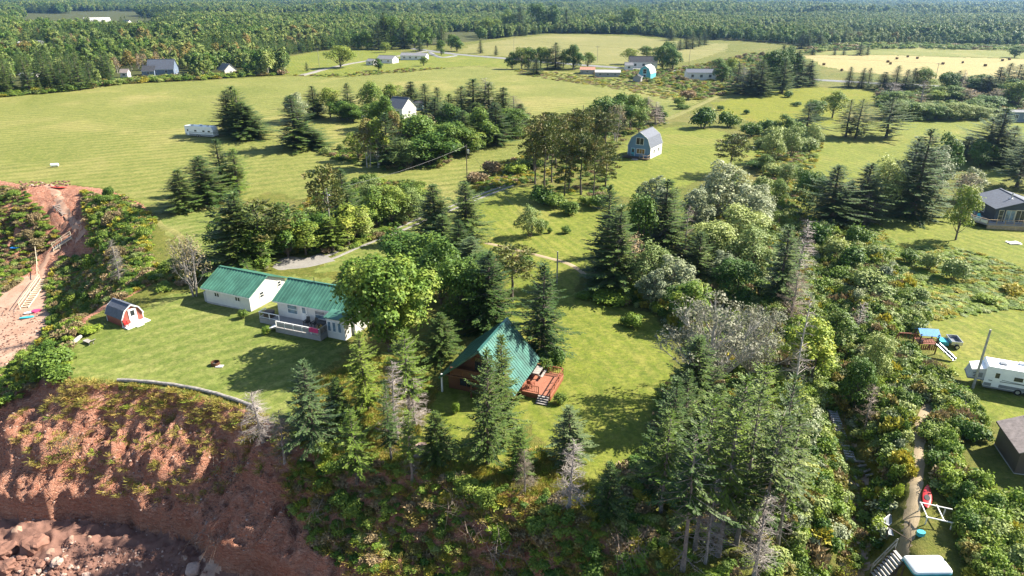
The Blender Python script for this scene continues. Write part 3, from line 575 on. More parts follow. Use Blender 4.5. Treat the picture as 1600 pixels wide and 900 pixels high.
WIDER = {'clump behind the small trailer': 1.45, 'grove around the white farmhouse': 1.45, 'spruces on the coastal field': 1.2, 'dark stand beside the road': 1.5, 'belt along the road by the hay field': 1.5, 'spruces on the right-hand lawn': 1.25, 'trees left of the dark blue house': 1.2, 'spruces beyond the dark blue house': 1.25, 'row in front of the centre field': 1.4, 'trees around the turquoise barn': 1.3, 'trees beside the driveway': 1.3, 'trees in the thicket above the ravine': 1.1, 'pine stand beside the gambrel cottage': 1.1}
def zone(phrase, group, items):
    cnt = {}; used = {}
    for it in items: cnt.setdefault(it[0], []).append(it[1])
    for it in items:
        k, px, py, top = it[:4]; g = G(px, py); h = max(1.2, row_z(top, g.y) - g.z); w = it[4] / F * depth_of(g.y, g.z + h * .4) * WIDER.get(group, 1.0) if len(it) > 4 else None
        xs = sorted(cnt[k]); lab = f"{DESC[k]} {phrase}"; ix = xs.index(px) + used.setdefault((k, px), 0); used[(k, px)] += 1
        if len(xs) > 1: lab += f", {ordinal(ix)} from left"
        plant(k, g, h, w, lab, group); SPOTS.append((g.x, g.y, 1.2))
zone('on the cliff edge in front of the cottages', 'trees along the cliff edge', [
    ('bluespruce', 492, 697, 562, 92), ('olivespruce', 574, 640, 516, 70), ('tallspruce', 640, 662, 516, 66), ('dead', 622, 690, 562, 60), ('spruce', 683, 722, 642, 52), ('olivespruce', 558, 752, 636, 70), ('tallspruce', 644, 752, 640, 42),
    ('dead', 412, 690, 612, 62), ('dead', 445, 722, 640, 60), ('tallspruce', 612, 720, 600, 40), ('dead', 650, 665, 590, 58), ('spruce', 530, 660, 590, 44)])
zone('in front of the A-frame house', 'trees around the A-frame house', [
    ('spruce', 762, 724, 543, 66), ('spruce', 786, 690, 522, 54), ('bluespruce', 888, 722, 634, 76), ('dead', 888, 795, 690, 60), ('spruce', 948, 808, 720, 50), ('olivespruce', 815, 745, 668, 52), ('dead', 820, 770, 700, 44)])
zone('behind the A-frame house', 'trees around the A-frame house', [('spruce', 848, 560, 408, 84), ('darkbroad', 720, 515, 405, 90), ('spruce', 765, 518, 392, 88), ('spruce', 742, 500, 396, 60), ('spruce', 690, 562, 488, 56), ('pine', 800, 470, 385, 80), ('darkbroad', 690, 475, 372, 90)])
zone('beside the green-roofed cottage', None, [('maple', 610, 548, 400, 178)])
zone('between the driveway and the maple', 'trees beside the driveway', [
    ('darkbroad', 628, 432, 362, 80), ('darkbroad', 668, 446, 364, 80), ('spruce', 680, 375, 288, 48), ('spruce', 728, 378, 283, 56), ('spruce', 694, 402, 335, 50), ('spruce', 718, 412, 343, 36), ('darkbroad', 750, 462, 400, 64), ('bluespruce', 738, 430, 370, 60)])
zone('between the field and the driveway', 'trees beside the driveway', [
    ('spruce', 382, 424, 300, 70), ('pine', 415, 418, 318, 80), ('darkbroad', 360, 405, 330, 60), ('darkbroad', 402, 420, 352, 70), ('darkbroad', 450, 402, 322, 62), ('broad', 478, 398, 342, 56), ('pine', 514, 375, 260, 44), ('spruce', 540, 350, 264, 46), ('darkbroad', 500, 385, 330, 50),
    ('broad', 545, 382, 318, 58), ('sage', 556, 372, 330, 50), ('darkbroad', 588, 356, 296, 54), ('broad', 612, 350, 292, 52), ('sage', 640, 342, 298, 52), ('broad', 655, 330, 292, 40), ('sage', 582, 322, 276, 40), ('broad', 432, 385, 330, 54), ('bare', 305, 462, 360, 60), ('olivespruce', 520, 392, 340, 44)])
zone('on the open field by the coast', 'spruces on the coastal field', [('spruce', 288, 330, 264, 42), ('spruce', 325, 318, 243, 66), ('spruce', 350, 300, 217, 46), ('olivespruce', 372, 302, 232, 48)])
zone('on the bank by the beach path', None, [('dead', 188, 442, 372, 34)])
zone('behind the small white trailer', 'clump behind the small trailer', [('spruce', 360, 206, 141, 34), ('spruce', 370, 209, 134, 38), ('olivespruce', 378, 213, 138, 34), ('spruce', 392, 215, 165, 36), ('spruce', 384, 217, 160, 38)])
zone('in the grove around the white farmhouse', 'grove around the white farmhouse', [
    ('spruce', 464, 232, 148, 50), ('spruce', 492, 232, 203, 36), ('spruce', 478, 228, 190, 40), ('silver', 466, 190, 145, 34), ('spruce', 493, 184, 134, 28), ('broad', 516, 184, 138, 30), ('silver', 497, 182, 158, 20), ('spruce', 546, 186, 129, 24), ('darkbroad', 535, 188, 156, 34), ('darkbroad', 552, 190, 162, 36),
    ('broad', 580, 182, 128, 36), ('broad', 612, 168, 130, 32), ('spruce', 642, 168, 127, 28), ('darkbroad', 590, 200, 158, 40), ('darkbroad', 606, 205, 150, 34), ('spruce', 667, 190, 130, 30), ('spruce', 686, 192, 136, 28), ('olivespruce', 704, 200, 146, 34), ('spruce', 722, 200, 134, 36), ('spruce', 740, 205, 122, 44), ('dead', 752, 200, 120, 36), ('spruce', 764, 206, 128, 40),
    ('spruce', 785, 208, 136, 36), ('dead', 800, 196, 148, 36), ('spruce', 812, 196, 162, 32), ('birch', 576, 262, 186, 36), ('birch', 592, 262, 184, 36), ('spruce', 606, 262, 176, 34), ('birch', 622, 250, 172, 26), ('dead', 632, 250, 196, 30), ('darkbroad', 655, 248, 178, 60), ('bare', 664, 236, 176, 44), ('broad', 688, 240, 196, 56), ('spruce', 700, 222, 160, 40), ('spruce', 680, 218, 152, 38), ('darkbroad', 672, 258, 206, 60), ('sage', 640, 262, 222, 50), ('dead', 728, 218, 190, 28), ('spruce', 745, 215, 160, 40), ('broad', 560, 250, 208, 34), ('darkbroad', 702, 246, 190, 52), ('spruce', 722, 236, 172, 36), ('darkbroad', 752, 230, 168, 46), ('spruce', 776, 226, 160, 36), ('darkbroad', 802, 216, 168, 40), ('broad', 732, 242, 198, 44), ('spruce', 648, 240, 178, 34), ('darkbroad', 712, 225, 165, 44)])
zone('in the stand beside the blue gambrel cottage', 'pine stand beside the gambrel cottage', [
    ('pine', 882, 306, 205, 34), ('pine', 889, 298, 210, 34), ('pine', 908, 304, 206, 42), ('pine', 927, 308, 218, 38), ('pine', 946, 290, 226, 38), ('pine', 836, 288, 198, 40), ('pine', 850, 292, 190, 36), ('pine', 862, 285, 184, 40), ('pine', 834, 268, 184, 34), ('pine', 868, 262, 184, 40), ('pine', 886, 252, 178, 40), ('pine', 905, 250, 172, 40),
    ('darkbroad', 944, 218, 150, 54), ('darkbroad', 965, 205, 146, 50), ('pine', 926, 236, 168, 40), ('pine', 945, 236, 176, 36), ('bare', 962, 222, 160, 40), ('broad', 985, 200, 148, 50), ('dead', 1008, 196, 150, 44), ('dead', 1024, 195, 158, 36), ('broad', 998, 208, 170, 30), ('darkbroad', 1000, 192, 152, 40), ('darkbroad', 1030, 192, 165, 26), ('pine', 855, 250, 176, 36)])
zone('in the thicket above the ravine', 'trees in the thicket above the ravine', [
    ('spruce', 945, 438, 288, 66), ('spruce', 962, 455, 320, 70), ('darkbroad', 1000, 420, 302, 62), ('spruce', 990, 395, 290, 36), ('spruce', 1030, 415, 280, 70), ('olivespruce', 1048, 398, 292, 52), ('snag', 1066, 420, 318, 44), ('silver', 1022, 335, 276, 60), ('silver', 1085, 360, 290, 66), ('silver', 1120, 345, 252, 90), ('darkbroad', 1130, 320, 268, 70),
    ('silver', 1165, 372, 290, 80), ('pine', 1140, 272, 212, 52), ('sage', 1150, 400, 320, 90), ('silver', 1182, 350, 288, 60), ('silver', 1050, 470, 400, 80), ('silver', 1020, 480, 422, 60), ('sage', 1010, 462, 385, 70), ('bare', 980, 440, 362, 70), ('silver', 1128, 448, 392, 60), ('sage', 1105, 420, 345, 90), ('sage', 1170, 430, 360, 80), ('spruce', 1214, 475, 350, 64), ('spruce', 1088, 440, 362, 50), ('dead', 1245, 430, 340, 40), ('dead', 1232, 505, 420, 60),
    ('yellow', 1078, 510, 440, 70), ('darkbroad', 1150, 470, 405, 70), ('darkbroad', 1062, 500, 442, 60)])
zone('in the wood left of the ravine', 'trees in the wood left of the ravine', [
    ('poplar', 1104, 622, 462, 190), ('poplar', 1168, 600, 475, 120), ('spruce', 1078, 662, 524, 92), ('snag', 1238, 628, 455, 52), ('spruce', 1040, 770, 590, 66), ('spruce', 1062, 730, 578, 60), ('tallspruce', 1066, 893, 660, 78), ('tallspruce', 1086, 858, 615, 74), ('tallspruce', 1122, 868, 640, 76), ('tallspruce', 1150, 850, 600, 80), ('tallspruce', 1180, 870, 645, 76), ('dead', 1102, 880, 740, 56),
    ('tallspruce', 1135, 790, 585, 74), ('tallspruce', 1165, 770, 570, 70), ('spruce', 1108, 740, 600, 66), ('tallspruce', 1200, 810, 585, 76), ('dead', 1178, 900, 770, 60), ('tallspruce', 1215, 850, 640, 66), ('tallspruce', 1032, 800, 640, 56), ('silver', 1170, 690, 590, 70), ('yellow', 1262, 600, 495, 86), ('broad', 1295, 560, 480, 70), ('yellow', 1200, 740, 650, 60), ('snag', 1352, 672, 600, 46), ('sage', 1360, 600, 520, 60), ('broad', 1225, 700, 600, 60), ('darkbroad', 1335, 640, 560, 60), ('snag', 1340, 520, 470, 36)])
zone('in the belt left of the dark blue house', 'trees left of the dark blue house', [
    ('spruce', 1298, 350, 258, 66), ('spruce', 1342, 342, 254, 64), ('sage', 1368, 335, 252, 56), ('silver', 1390, 322, 248, 50), ('spruce', 1424, 338, 200, 70), ('spruce', 1412, 320, 212, 50), ('silver', 1452, 312, 228, 60), ('silver', 1428, 300, 222, 50), ('darkbroad', 1470, 290, 210, 40), ('darkbroad', 1262, 330, 268, 42), ('broad', 1493, 375, 290, 46), ('bare', 1500, 320, 268, 50), ('silver', 1510, 312, 262, 40), ('dead', 1350, 350, 300, 44), ('spruce', 1320, 345, 285, 50)])
zone('on the lawn beyond the dark blue house', 'spruces beyond the dark blue house', [('windspruce', 1536, 252, 184, 70), ('spruce', 1552, 258, 168, 46), ('windspruce', 1588, 292, 190, 66), ('spruce', 1574, 256, 196, 44), ('spruce', 1508, 245, 212, 40), ('spruce', 1598, 270, 205, 40), ('darkbroad', 1530, 262, 220, 40)])
zone('on the right-hand bright lawn', 'spruces on the right-hand lawn', [('windspruce', 1321, 214, 155, 42), ('windspruce', 1336, 216, 153, 46), ('windspruce', 1384, 215, 152, 54), ('broad', 1300, 184, 140, 34), ('windspruce', 1260, 205, 158, 46), ('darkbroad', 1272, 188, 156, 36)])
zone('by the white ranch houses', 'trees by the white ranch houses', [('broad', 532, 106, 72, 54), ('darkbroad', 592, 110, 91, 20), ('broad', 602, 82, 66, 20), ('darkbroad', 690, 86, 62, 18), ('spruce', 656, 80, 58, 14), ('spruce', 480, 111, 97, 8), ('broad', 662, 103, 88, 18), ('darkbroad', 714, 80, 56, 28), ('spruce', 751, 83, 62, 10), ('spruce', 775, 86, 71, 10), ('broad', 705, 78, 54, 24)])
zone('in the tall stand behind the ranch houses', 'tall stand behind the ranch houses', [('darkbroad', 612, 76, 24, 44), ('spruce', 592, 78, 34, 26), ('spruce', 632, 76, 30, 26), ('darkbroad', 648, 76, 42, 32), ('darkbroad', 575, 78, 46, 30), ('spruce', 602, 77, 18, 24), ('darkbroad', 668, 74, 44, 28), ('spruce', 690, 70, 38, 20), ('darkbroad', 560, 78, 52, 26)])
zone('in the tall row beyond the centre field', 'tall row beyond the centre field', [('darkbroad', 792, 50, 16, 30), ('spruce', 812, 50, 12, 22), ('darkbroad', 838, 50, 4, 34), ('darkbroad', 862, 50, 8, 30), ('spruce', 885, 51, 14, 22), ('darkbroad', 985, 50, 10, 34), ('spruce', 1010, 52, 16, 20), ('broad', 960, 50, 24, 30), ('broad', 760, 56, 26, 34), ('broad', 775, 54, 30, 28)])
zone('in the row in front of the centre field', 'row in front of the centre field', [('darkbroad', 800, 108, 82, 20), ('broad', 815, 108, 74, 20), ('darkbroad', 825, 108, 73, 20), ('broad', 845, 107, 72, 22), ('spruce', 868, 108, 66, 24), ('darkbroad', 896, 108, 70, 30), ('broad', 918, 106, 82, 20), ('spruce', 838, 116, 90, 16), ('broad', 855, 108, 74, 18), ('broad', 880, 106, 80, 20)])
zone('around the turquoise barn', 'trees around the turquoise barn', [('broad', 984, 100, 76, 24), ('broad', 1010, 92, 72, 26), ('darkbroad', 1035, 108, 70, 28), ('darkbroad', 1050, 110, 76, 26), ('darkbroad', 1042, 100, 64, 24), ('spruce', 1062, 78, 62, 12), ('spruce', 1072, 76, 54, 12), ('spruce', 1082, 76, 50, 12), ('spruce', 1092, 73, 50, 12), ('spruce', 1100, 70, 50, 12), ('spruce', 1048, 63, 44, 12), ('darkbroad', 1128, 128, 100, 26), ('broad', 1122, 110, 90, 26), ('broad', 1140, 125, 92, 26)])
zone('in the dark stand beside the road', 'dark stand beside the road', [('spruce', 1150, 140, 98, 22), ('dead', 1158, 142, 102, 22), ('spruce', 1170, 148, 105, 26), ('spruce', 1186, 150, 92, 28), ('spruce', 1198, 140, 84, 24), ('darkbroad', 1208, 140, 76, 30), ('spruce', 1216, 138, 70, 26), ('darkbroad', 1228, 136, 74, 28), ('spruce', 1240, 136, 78, 26), ('spruce', 1250, 132, 92, 26), ('spruce', 1264, 133, 94, 20), ('spruce', 1180, 138, 96, 22), ('spruce', 1222, 145, 90, 24)])
zone('in the road belt by the hay field', 'belt along the road by the hay field', [
    ('spruce', 1325, 136, 104, 14), ('spruce', 1345, 138, 106, 14), ('spruce', 1356, 136, 106, 14), ('spruce', 1378, 140, 112, 20), ('spruce', 1398, 142, 102, 20), ('spruce', 1412, 145, 108, 18), ('spruce', 1424, 142, 106, 22), ('broad', 1442, 142, 106, 30), ('dead', 1386, 152, 128, 30), ('darkbroad', 1476, 148, 112, 30), ('spruce', 1492, 144, 110, 18), ('dead', 1498, 150, 108, 14), ('darkbroad', 1520, 146, 116, 40), ('spruce', 1540, 150, 118, 30), ('spruce', 1556, 148, 104, 24),
    ('spruce', 1570, 145, 98, 24), ('spruce', 1584, 145, 100, 26), ('spruce', 1597, 148, 98, 26), ('snag', 1438, 168, 124, 28), ('yellow', 1458, 160, 140, 26), ('broad', 1468, 158, 134, 30), ('darkbroad', 1400, 165, 142, 36), ('bare', 1512, 160, 138, 34), ('darkbroad', 1490, 158, 134, 34), ('darkbroad', 1545, 176, 150, 44), ('darkbroad', 1520, 180, 156, 40), ('sage', 1440, 184, 160, 36), ('sage', 1480, 186, 162, 36), ('darkbroad', 1425, 186, 160, 36), ('sage', 1500, 186, 160, 34), ('bare', 1560, 158, 138, 34), ('broad', 1590, 168, 128, 40), ('darkbroad', 1585, 155, 125, 36), ('spruce', 1575, 165, 135, 24), ('sage', 1405, 186, 158, 40), ('sage', 1530, 186, 166, 30), ('darkbroad', 1460, 186, 164, 36)])
zone('in the scrub edge beyond the hay field', 'scrub edge beyond the hay field', [('spruce', 1343, 86, 68, 18), ('spruce', 1355, 86, 71, 8), ('spruce', 1304, 86, 76, 8), ('spruce', 1318, 86, 76, 9), ('spruce', 1270, 86, 74, 12), ('darkbroad', 1585, 90, 72, 26), ('spruce', 1252, 76, 48, 18), ('spruce', 1262, 76, 46, 18), ('spruce', 1280, 72, 48, 16), ('spruce', 1298, 68, 44, 16), ('spruce', 1320, 68, 44, 14)])
zone('along the brushy strip beside the gambrel lawn', 'trees along the brushy strip', [('sage', 1206, 252, 206, 44), ('sage', 1236, 246, 196, 46), ('darkbroad', 1252, 302, 264, 36), ('broad', 1216, 322, 282, 40), ('sage', 1270, 232, 196, 40), ('broad', 1192, 268, 240, 34), ('darkbroad', 1225, 215, 180, 40), ('sage', 1228, 290, 255, 40)])
zone('around the small apple tree on the lawn', None, [('sage', 828, 371, 325, 50), ('darkbroad', 845, 366, 343, 26)])

def bush(kind, loc, h, w, label, group, R=random):
    i = _pick.get('b' + kind, 0); _pick['b' + kind] = i + 1; cr, st = BUSH[kind][i % 3]
    e = empty('shrub', loc, R.uniform(0, 6.28), (w / 1.25, w / 1.25, h / .95), label=label, category='shrub')
    if group: e['group'] = group
    ob('crown', cr, e); ob('stem', st, e); return e
BDESC = dict(green='green', dark='dark green', yellowgreen='yellow-green', sage='grey-green', silver='silvery', brown='dry brown', golden='golden')
def bushes(phrase, group, items):
    cnt = {}; used = {}
    for it in items: cnt.setdefault(it[0], []).append(it[1])
    for k, px, py, top, wpx in items:
        g = G(px, py); h = max(.5, row_z(top, g.y) - g.z) * .92; w = wpx / F * depth_of(g.y, g.z); xs = sorted(cnt[k]); ix = xs.index(px) + used.setdefault((k, px), 0); used[(k, px)] += 1; lab = f"{BDESC[k]} rounded shrub {phrase}"
        if len(xs) > 1: lab += f", {ordinal(ix)} from left"
        bush(k, g, h, w, lab, group); SPOTS.append((g.x, g.y, w * .4))
bushes('on the clifftop lawn edge beside the shed', 'shrubs at the lawn edge', [('yellowgreen', 140, 520, 508, 36), ('green', 85, 575, 540, 60), ('dark', 60, 580, 552, 40), ('green', 95, 595, 570, 50), ('dark', 80, 552, 530, 40), ('green', 380, 497, 482, 16), ('yellowgreen', 416, 522, 508, 14)])
bushes('beside the A-frame deck', 'shrubs by the A-frame deck', [('green', 875, 630, 612, 20), ('yellowgreen', 713, 645, 628, 14), ('dark', 866, 572, 545, 34), ('green', 850, 585, 560, 24)])
bushes('on the middle lawn', 'shrubs on the middle lawn', [('dark', 884, 364, 352, 16), ('dark', 859, 364, 354, 10), ('yellowgreen', 990, 512, 488, 32), ('green', 978, 508, 494, 22), ('dark', 820, 418, 398, 36), ('dark', 730, 330, 322, 10), ('yellowgreen', 950, 470, 455, 60), ('yellowgreen', 915, 465, 455, 30), ('dark', 930, 452, 440, 40)])
bushes('under the pine stand', 'shrubs under the pine stand', [('green', 868, 322, 300, 40), ('dark', 850, 318, 290, 44), ('green', 888, 334, 312, 36), ('green', 918, 320, 304, 30), ('dark', 935, 326, 302, 34), ('green', 830, 262, 244, 40), ('yellowgreen', 805, 272, 252, 40), ('brown', 770, 270, 250, 34), ('brown', 745, 284, 268, 30)])
bushes('in the bright marsh meadow', 'shrubs in the marsh meadow', [('dark', 1098, 200, 165, 44), ('dark', 1138, 198, 172, 34), ('dark', 1175, 212, 190, 34), ('dark', 1195, 208, 185, 34), ('dark', 1166, 178, 170, 12), ('dark', 1126, 172, 164, 12), ('green', 1060, 165, 150, 20), ('brown', 1075, 155, 140, 24), ('dark', 1232, 152, 142, 18), ('dark', 1244, 166, 158, 16), ('dark', 1180, 262, 250, 34), ('dark', 1150, 222, 210, 30), ('sage', 1210, 230, 195, 44), ('sage', 1240, 228, 205, 40), ('sage', 1262, 238, 212, 36), ('dark', 1238, 215, 188, 40), ('sage', 1190, 232, 215, 30), ('sage', 1210, 275, 255, 36), ('sage', 1195, 300, 272, 36)])
bushes('in the weedy meadow below the dark blue house', 'shrubs below the dark blue house', [('sage', 1488, 436, 402, 42), ('sage', 1450, 420, 392, 36), ('sage', 1432, 472, 448, 34), ('dark', 1418, 410, 388, 30), ('sage', 1350, 455, 420, 50), ('yellowgreen', 1310, 440, 415, 36), ('dark', 1330, 420, 385, 50), ('sage', 1300, 400, 370, 44), ('dark', 1340, 385, 350, 40), ('sage', 1370, 470, 440, 50), ('dark', 1275, 385, 345, 40), ('yellowgreen', 1540, 472, 460, 40), ('golden', 1580, 458, 446, 36)])

# ---- scattered growth
def scatter(poly, n, dmin, seed, clear=1.0):
    R = np.random.default_rng(seed); P = np.array(poly); lo, hi = P.min(0), P.max(0); out = []; cell = {}; tries = 0; S = np.array(SPOTS) if SPOTS else np.zeros((0, 3))
    while len(out) < n and tries < 14:
        tries += 1; q = R.uniform(lo, hi, (n * 4, 2)); q = q[inpoly(q[:, 0], q[:, 1], poly)]
        if len(S) and clear:
            d2 = (q[:, None, 0] - S[None, :, 0]) ** 2 + (q[:, None, 1] - S[None, :, 1]) ** 2; q = q[(d2 > (S[None, :, 2] * clear) ** 2).all(1)]
        for a, b in q:
            k = (int(a // dmin), int(b // dmin)); hit = False
            for i in (-1, 0, 1):
                for j in (-1, 0, 1):
                    for c in cell.get((k[0] + i, k[1] + j), ()):
                        if (c[0] - a) ** 2 + (c[1] - b) ** 2 < dmin * dmin: hit = True
            if not hit: cell.setdefault(k, []).append((a, b)); out.append((a, b))
            if len(out) >= n: break
    return np.array(out).reshape(-1, 2)
def WG(px): return [tuple(G(a, b)[:2]) for a, b in px]
def proto_collection(key, meshes):
    c = bpy.data.collections.new('prototypes_' + key)
    for i, me in enumerate(meshes):
        o = bpy.data.objects.new(f'{key}_{i:02d}', me); c.objects.link(o)
    return c
def instancer(name, coll, P, scl, rot, idx, **props):
    """uncountable growth: one object whose points carry the shared meshes"""
    me = bpy.data.meshes.new(name); me.vertices.add(len(P)); me.vertices.foreach_set('co', np.asarray(P, np.float32).ravel())
    for nm, ty, val in (('scl', 'FLOAT_VECTOR', scl), ('rot', 'FLOAT_VECTOR', rot), ('idx', 'INT', idx)):
        a = me.attributes.new(nm, ty, 'POINT'); a.data.foreach_set('vector' if ty == 'FLOAT_VECTOR' else 'value', np.asarray(val, np.float32 if ty != 'INT' else np.int32).ravel())
    o = ob(name, me, kind='stuff', **props); ng = bpy.data.node_groups.new(name + '_growth', 'GeometryNodeTree')
    ng.interface.new_socket('Geometry', in_out='INPUT', socket_type='NodeSocketGeometry'); ng.interface.new_socket('Geometry', in_out='OUTPUT', socket_type='NodeSocketGeometry')
    N, Lk = ng.nodes, ng.links; gi, go = N.new('NodeGroupInput'), N.new('NodeGroupOutput'); ip = N.new('GeometryNodeInstanceOnPoints'); ci = N.new('GeometryNodeCollectionInfo')
    ci.inputs['Collection'].default_value = coll; ci.inputs['Separate Children'].default_value = True; ci.inputs['Reset Children'].default_value = True
    def at(nm, ty): n = N.new('GeometryNodeInputNamedAttribute'); n.data_type = ty; n.inputs['Name'].default_value = nm; return n.outputs[0]
    Lk.new(gi.outputs[0], ip.inputs['Points']); Lk.new(ci.outputs[0], ip.inputs['Instance']); ip.inputs['Pick Instance'].default_value = True
    Lk.new(at('idx', 'INT'), ip.inputs['Instance Index']); Lk.new(at('rot', 'FLOAT_VECTOR'), ip.inputs['Rotation']); Lk.new(at('scl', 'FLOAT_VECTOR'), ip.inputs['Scale'])
    Lk.new(ip.outputs[0], go.inputs[0]); o.modifiers.new('growth', 'NODES').node_group = ng; return o
def spread(name, coll, xy, hs, ws, weights, seed, **props):
    R = np.random.default_rng(seed); n = len(xy); z = hgt(xy[:, 0], xy[:, 1]); h = R.uniform(*hs, n); w = R.uniform(*ws, n)
    k = np.array(weights, float); instancer(name, coll, np.column_stack([xy, z - .05]), np.column_stack([w, w, h]), np.column_stack([R.normal(0, .08, n), R.normal(0, .08, n), R.uniform(0, 6.283, n)]), R.choice(len(k), n, p=k / k.sum()), **props)
UND = proto_collection('undergrowth', [make_bush_mesh(400 + i, m, 420, .17, spiky=s, lob=8) for i, (m, s) in enumerate((('green_leaves', 0), ('dark_leaves', 0), ('yellow_leaves', 0), ('sage_leaves', 0), ('silver_leaves', 0), ('brown_brush', .6), ('goldenrod', .6), ('autumn_leaves', .2)))])
TUF = proto_collection('tufts', [make_tuft_mesh(430 + i, m) for i, m in enumerate(('tuft_blades', 'tuft_blades', 'goldenrod', 'yellow_leaves'))])
SPOTS += [(*G(a, b)[:2], r) for a, b, r in ((1304, 655, 1.6), (1310, 675, 1.8), (1316, 700, 2.0), (1320, 715, 2.0), (1328, 735, 2.0), (1337, 770, 1.5), (1340, 825, 1.4), (1335, 875, 1.7), (1448, 640, 1.5), (1441, 655, 1.4), (1438, 672, 1.4), (1436, 712, 1.3), (1431, 762, 1.4), (1424, 815, 1.6), (1280, 420, 1.2), (1315, 690, 1.6), (1335, 745, 1.9), (1340, 800, 1.3), (1338, 850, 1.5), (1330, 890, 1.8), (1437, 690, 1.4), (1434, 735, 1.4), (1428, 790, 1.5), (1419, 835, 1.4), (1395, 880, 2.6), (1448, 790, 2.4), (1460, 808, 1.8), (1450, 878, 3.0), (1388, 820, 1.0), (1445, 820, 1.5), (1452, 640, 1.0), (1440, 660, 1.0), (1570, 730, 4.5), (1595, 760, 4), (1440, 540, 3.5), (1460, 540, 2), (1526, 610, 1), (720, 600, 4.5), (780, 590, 5), (815, 610, 3), (850, 600, 3), (450, 480, 4), (500, 490, 5), (355, 465, 5), (465, 515, 5), (195, 500, 2.6), (210, 505, 2))]

# ------------------------------------------------------------------ building materials
def siding(name, col, scale=7.0, axis='Z', var=.06, rough=.55, bump=.35, metal=0.0):
    m, nt, ns, ls, bs = newmat(name); tc = ns.new('ShaderNodeTexCoord').outputs['Object']
    w = nd(ns, 'ShaderNodeTexWave', wave_type='BANDS', bands_direction=axis, wave_profile='SAW', i_Scale=scale, i_Distortion=0.0); ls.new(tc, w.inputs['Vector']); f = noise_n(ns, ls, tc, 1.1, 5, .65)
    ls.new(mix_n(ns, ls, ramp_n(ns, ls, f, .35, .75), tuple(c * (1 - 2.5 * var) for c in col), col), bs.inputs['Base Color']); bs.inputs['Roughness'].default_value = rough; bs.inputs['Metallic'].default_value = metal
    bump_n(ns, ls, bs, w.outputs['Fac'], bump, .03); MATS[name] = m
siding('white_siding', (.76, .74, .70)); siding('cream_siding', (.66, .62, .55)); siding('red_board', (.30, .085, .062), 4, 'X'); siding('brown_board', (.145, .060, .030), 4, 'Y'); siding('blue_siding', (.16, .27, .40)); siding('navy_siding', (.035, .052, .075)); siding('grey_siding', (.30, .30, .30))
siding('slate_siding', (.16, .21, .29)); siding('turquoise_siding', (.10, .42, .50)); siding('brown_shed_board', (.105, .082, .066), 4, 'X'); siding('steel_siding', (.45, .46, .47), 5, 'X'); siding('deck_grey', (.33, .31, .30), 3.5, 'Y', .08, .7, .5); siding('deck_red', (.40, .155, .090), 3.5, 'X', .1, .6, .5); siding('red_rail', (.27, .085, .045), 2, 'X')
plain('green_metal', (.065, .18, .13), .38, .0, .17, .55, .5); plain('pale_green_metal', (.044, .142, .110), .32, .2, .2, .6, .5); plain('shingle_dark', (.055, .057, .066), .85, 0, .18, 2.5, .3, .3); plain('shingle_grey', (.21, .21, .225), .8, 0, .15, 2.5, .3, .3); plain('shingle_brown', (.30, .25, .23), .8, 0, .15, 2.5, .3, .3)
plain('shingle_slate', (.105, .118, .15), .7, 0, .12, 2.5, .3, .3); plain('white_paint', (.78, .77, .74), .45, 0, .05, 2); plain('cream_paint', (.62, .55, .40), .5, 0, .06, 2); plain('glass', (.028, .036, .045), .08, 0, .2, 1.5, .6); plain('sky_glass', (.16, .24, .30), .06, 0, .3, 1.2, .7); plain('warm_glass', (.30, .17, .055), .2, 0, .3, 2)
plain('grey_timber', (.33, .30, .27), .85, 0, .2, 3, .2, .4); plain('raw_timber', (.42, .31, .19), .8, 0, .16, 3, .2, .3); plain('dark_timber', (.10, .075, .055), .85, 0, .2, 3, .2, .3); plain('concrete', (.45, .43, .41), .9, 0, .12, 2); plain('black_plastic', (.018, .018, .02), .5, 0, .1, 4); plain('dark_metal', (.06, .06, .065), .45, .6, .15, 4)
plain('rv_white', (.84, .85, .85), .3, 0, .04, 1); plain('rv_grey', (.20, .215, .235), .4, 0, .06, 1); plain('rv_stripe', (.05, .09, .10), .35, 0, .05, 1); plain('canvas', (.52, .53, .54), .9, 0, .08, 2); plain('rubber', (.02, .02, .02), .8, 0, .1, 4); plain('rusty_metal', (.16, .075, .04), .7, .4, .3, 5); plain('light_metal', (.55, .56, .57), .35, .7, .08, 3)
plain('red_plastic', (.52, .03, .03), .35, 0, .1, 3); plain('orange_red', (.55, .07, .035), .4, 0, .12, 2); plain('pink_cloth', (.62, .05, .16), .8, 0, .1, 5); plain('yellow_petal', (.60, .36, .03), .7, 0, .2, 8); plain('blue_tarp', (.02, .22, .62), .45, 0, .12, 1.2, .4, .2); plain('teal_plastic', (.05, .40, .48), .4, 0, .1, 2); plain('green_slide', (.10, .14, .12), .35, 0, .1, 2)
plain('white_gel', (.82, .86, .87), .28, 0, .04, .8); plain('hay', (.17, .105, .05), .95, 0, .22, 4, .1, .6); plain('sandstone', (.22, .115, .085), .9, 0, .2, 1.2, .2, .8); plain('pale_rock', (.42, .30, .245), .9, 0, .18, 1.4, .2, .7); plain('rust_roof', (.42, .20, .13), .7, 0, .15, 1.5); plain('pale_roof', (.52, .50, .48), .6, 0, .12, 1); plain('lime_float', (.55, .60, .10), .5, 0, .1, 3); plain('ash', (.10, .095, .09), .95, 0, .2, 6)

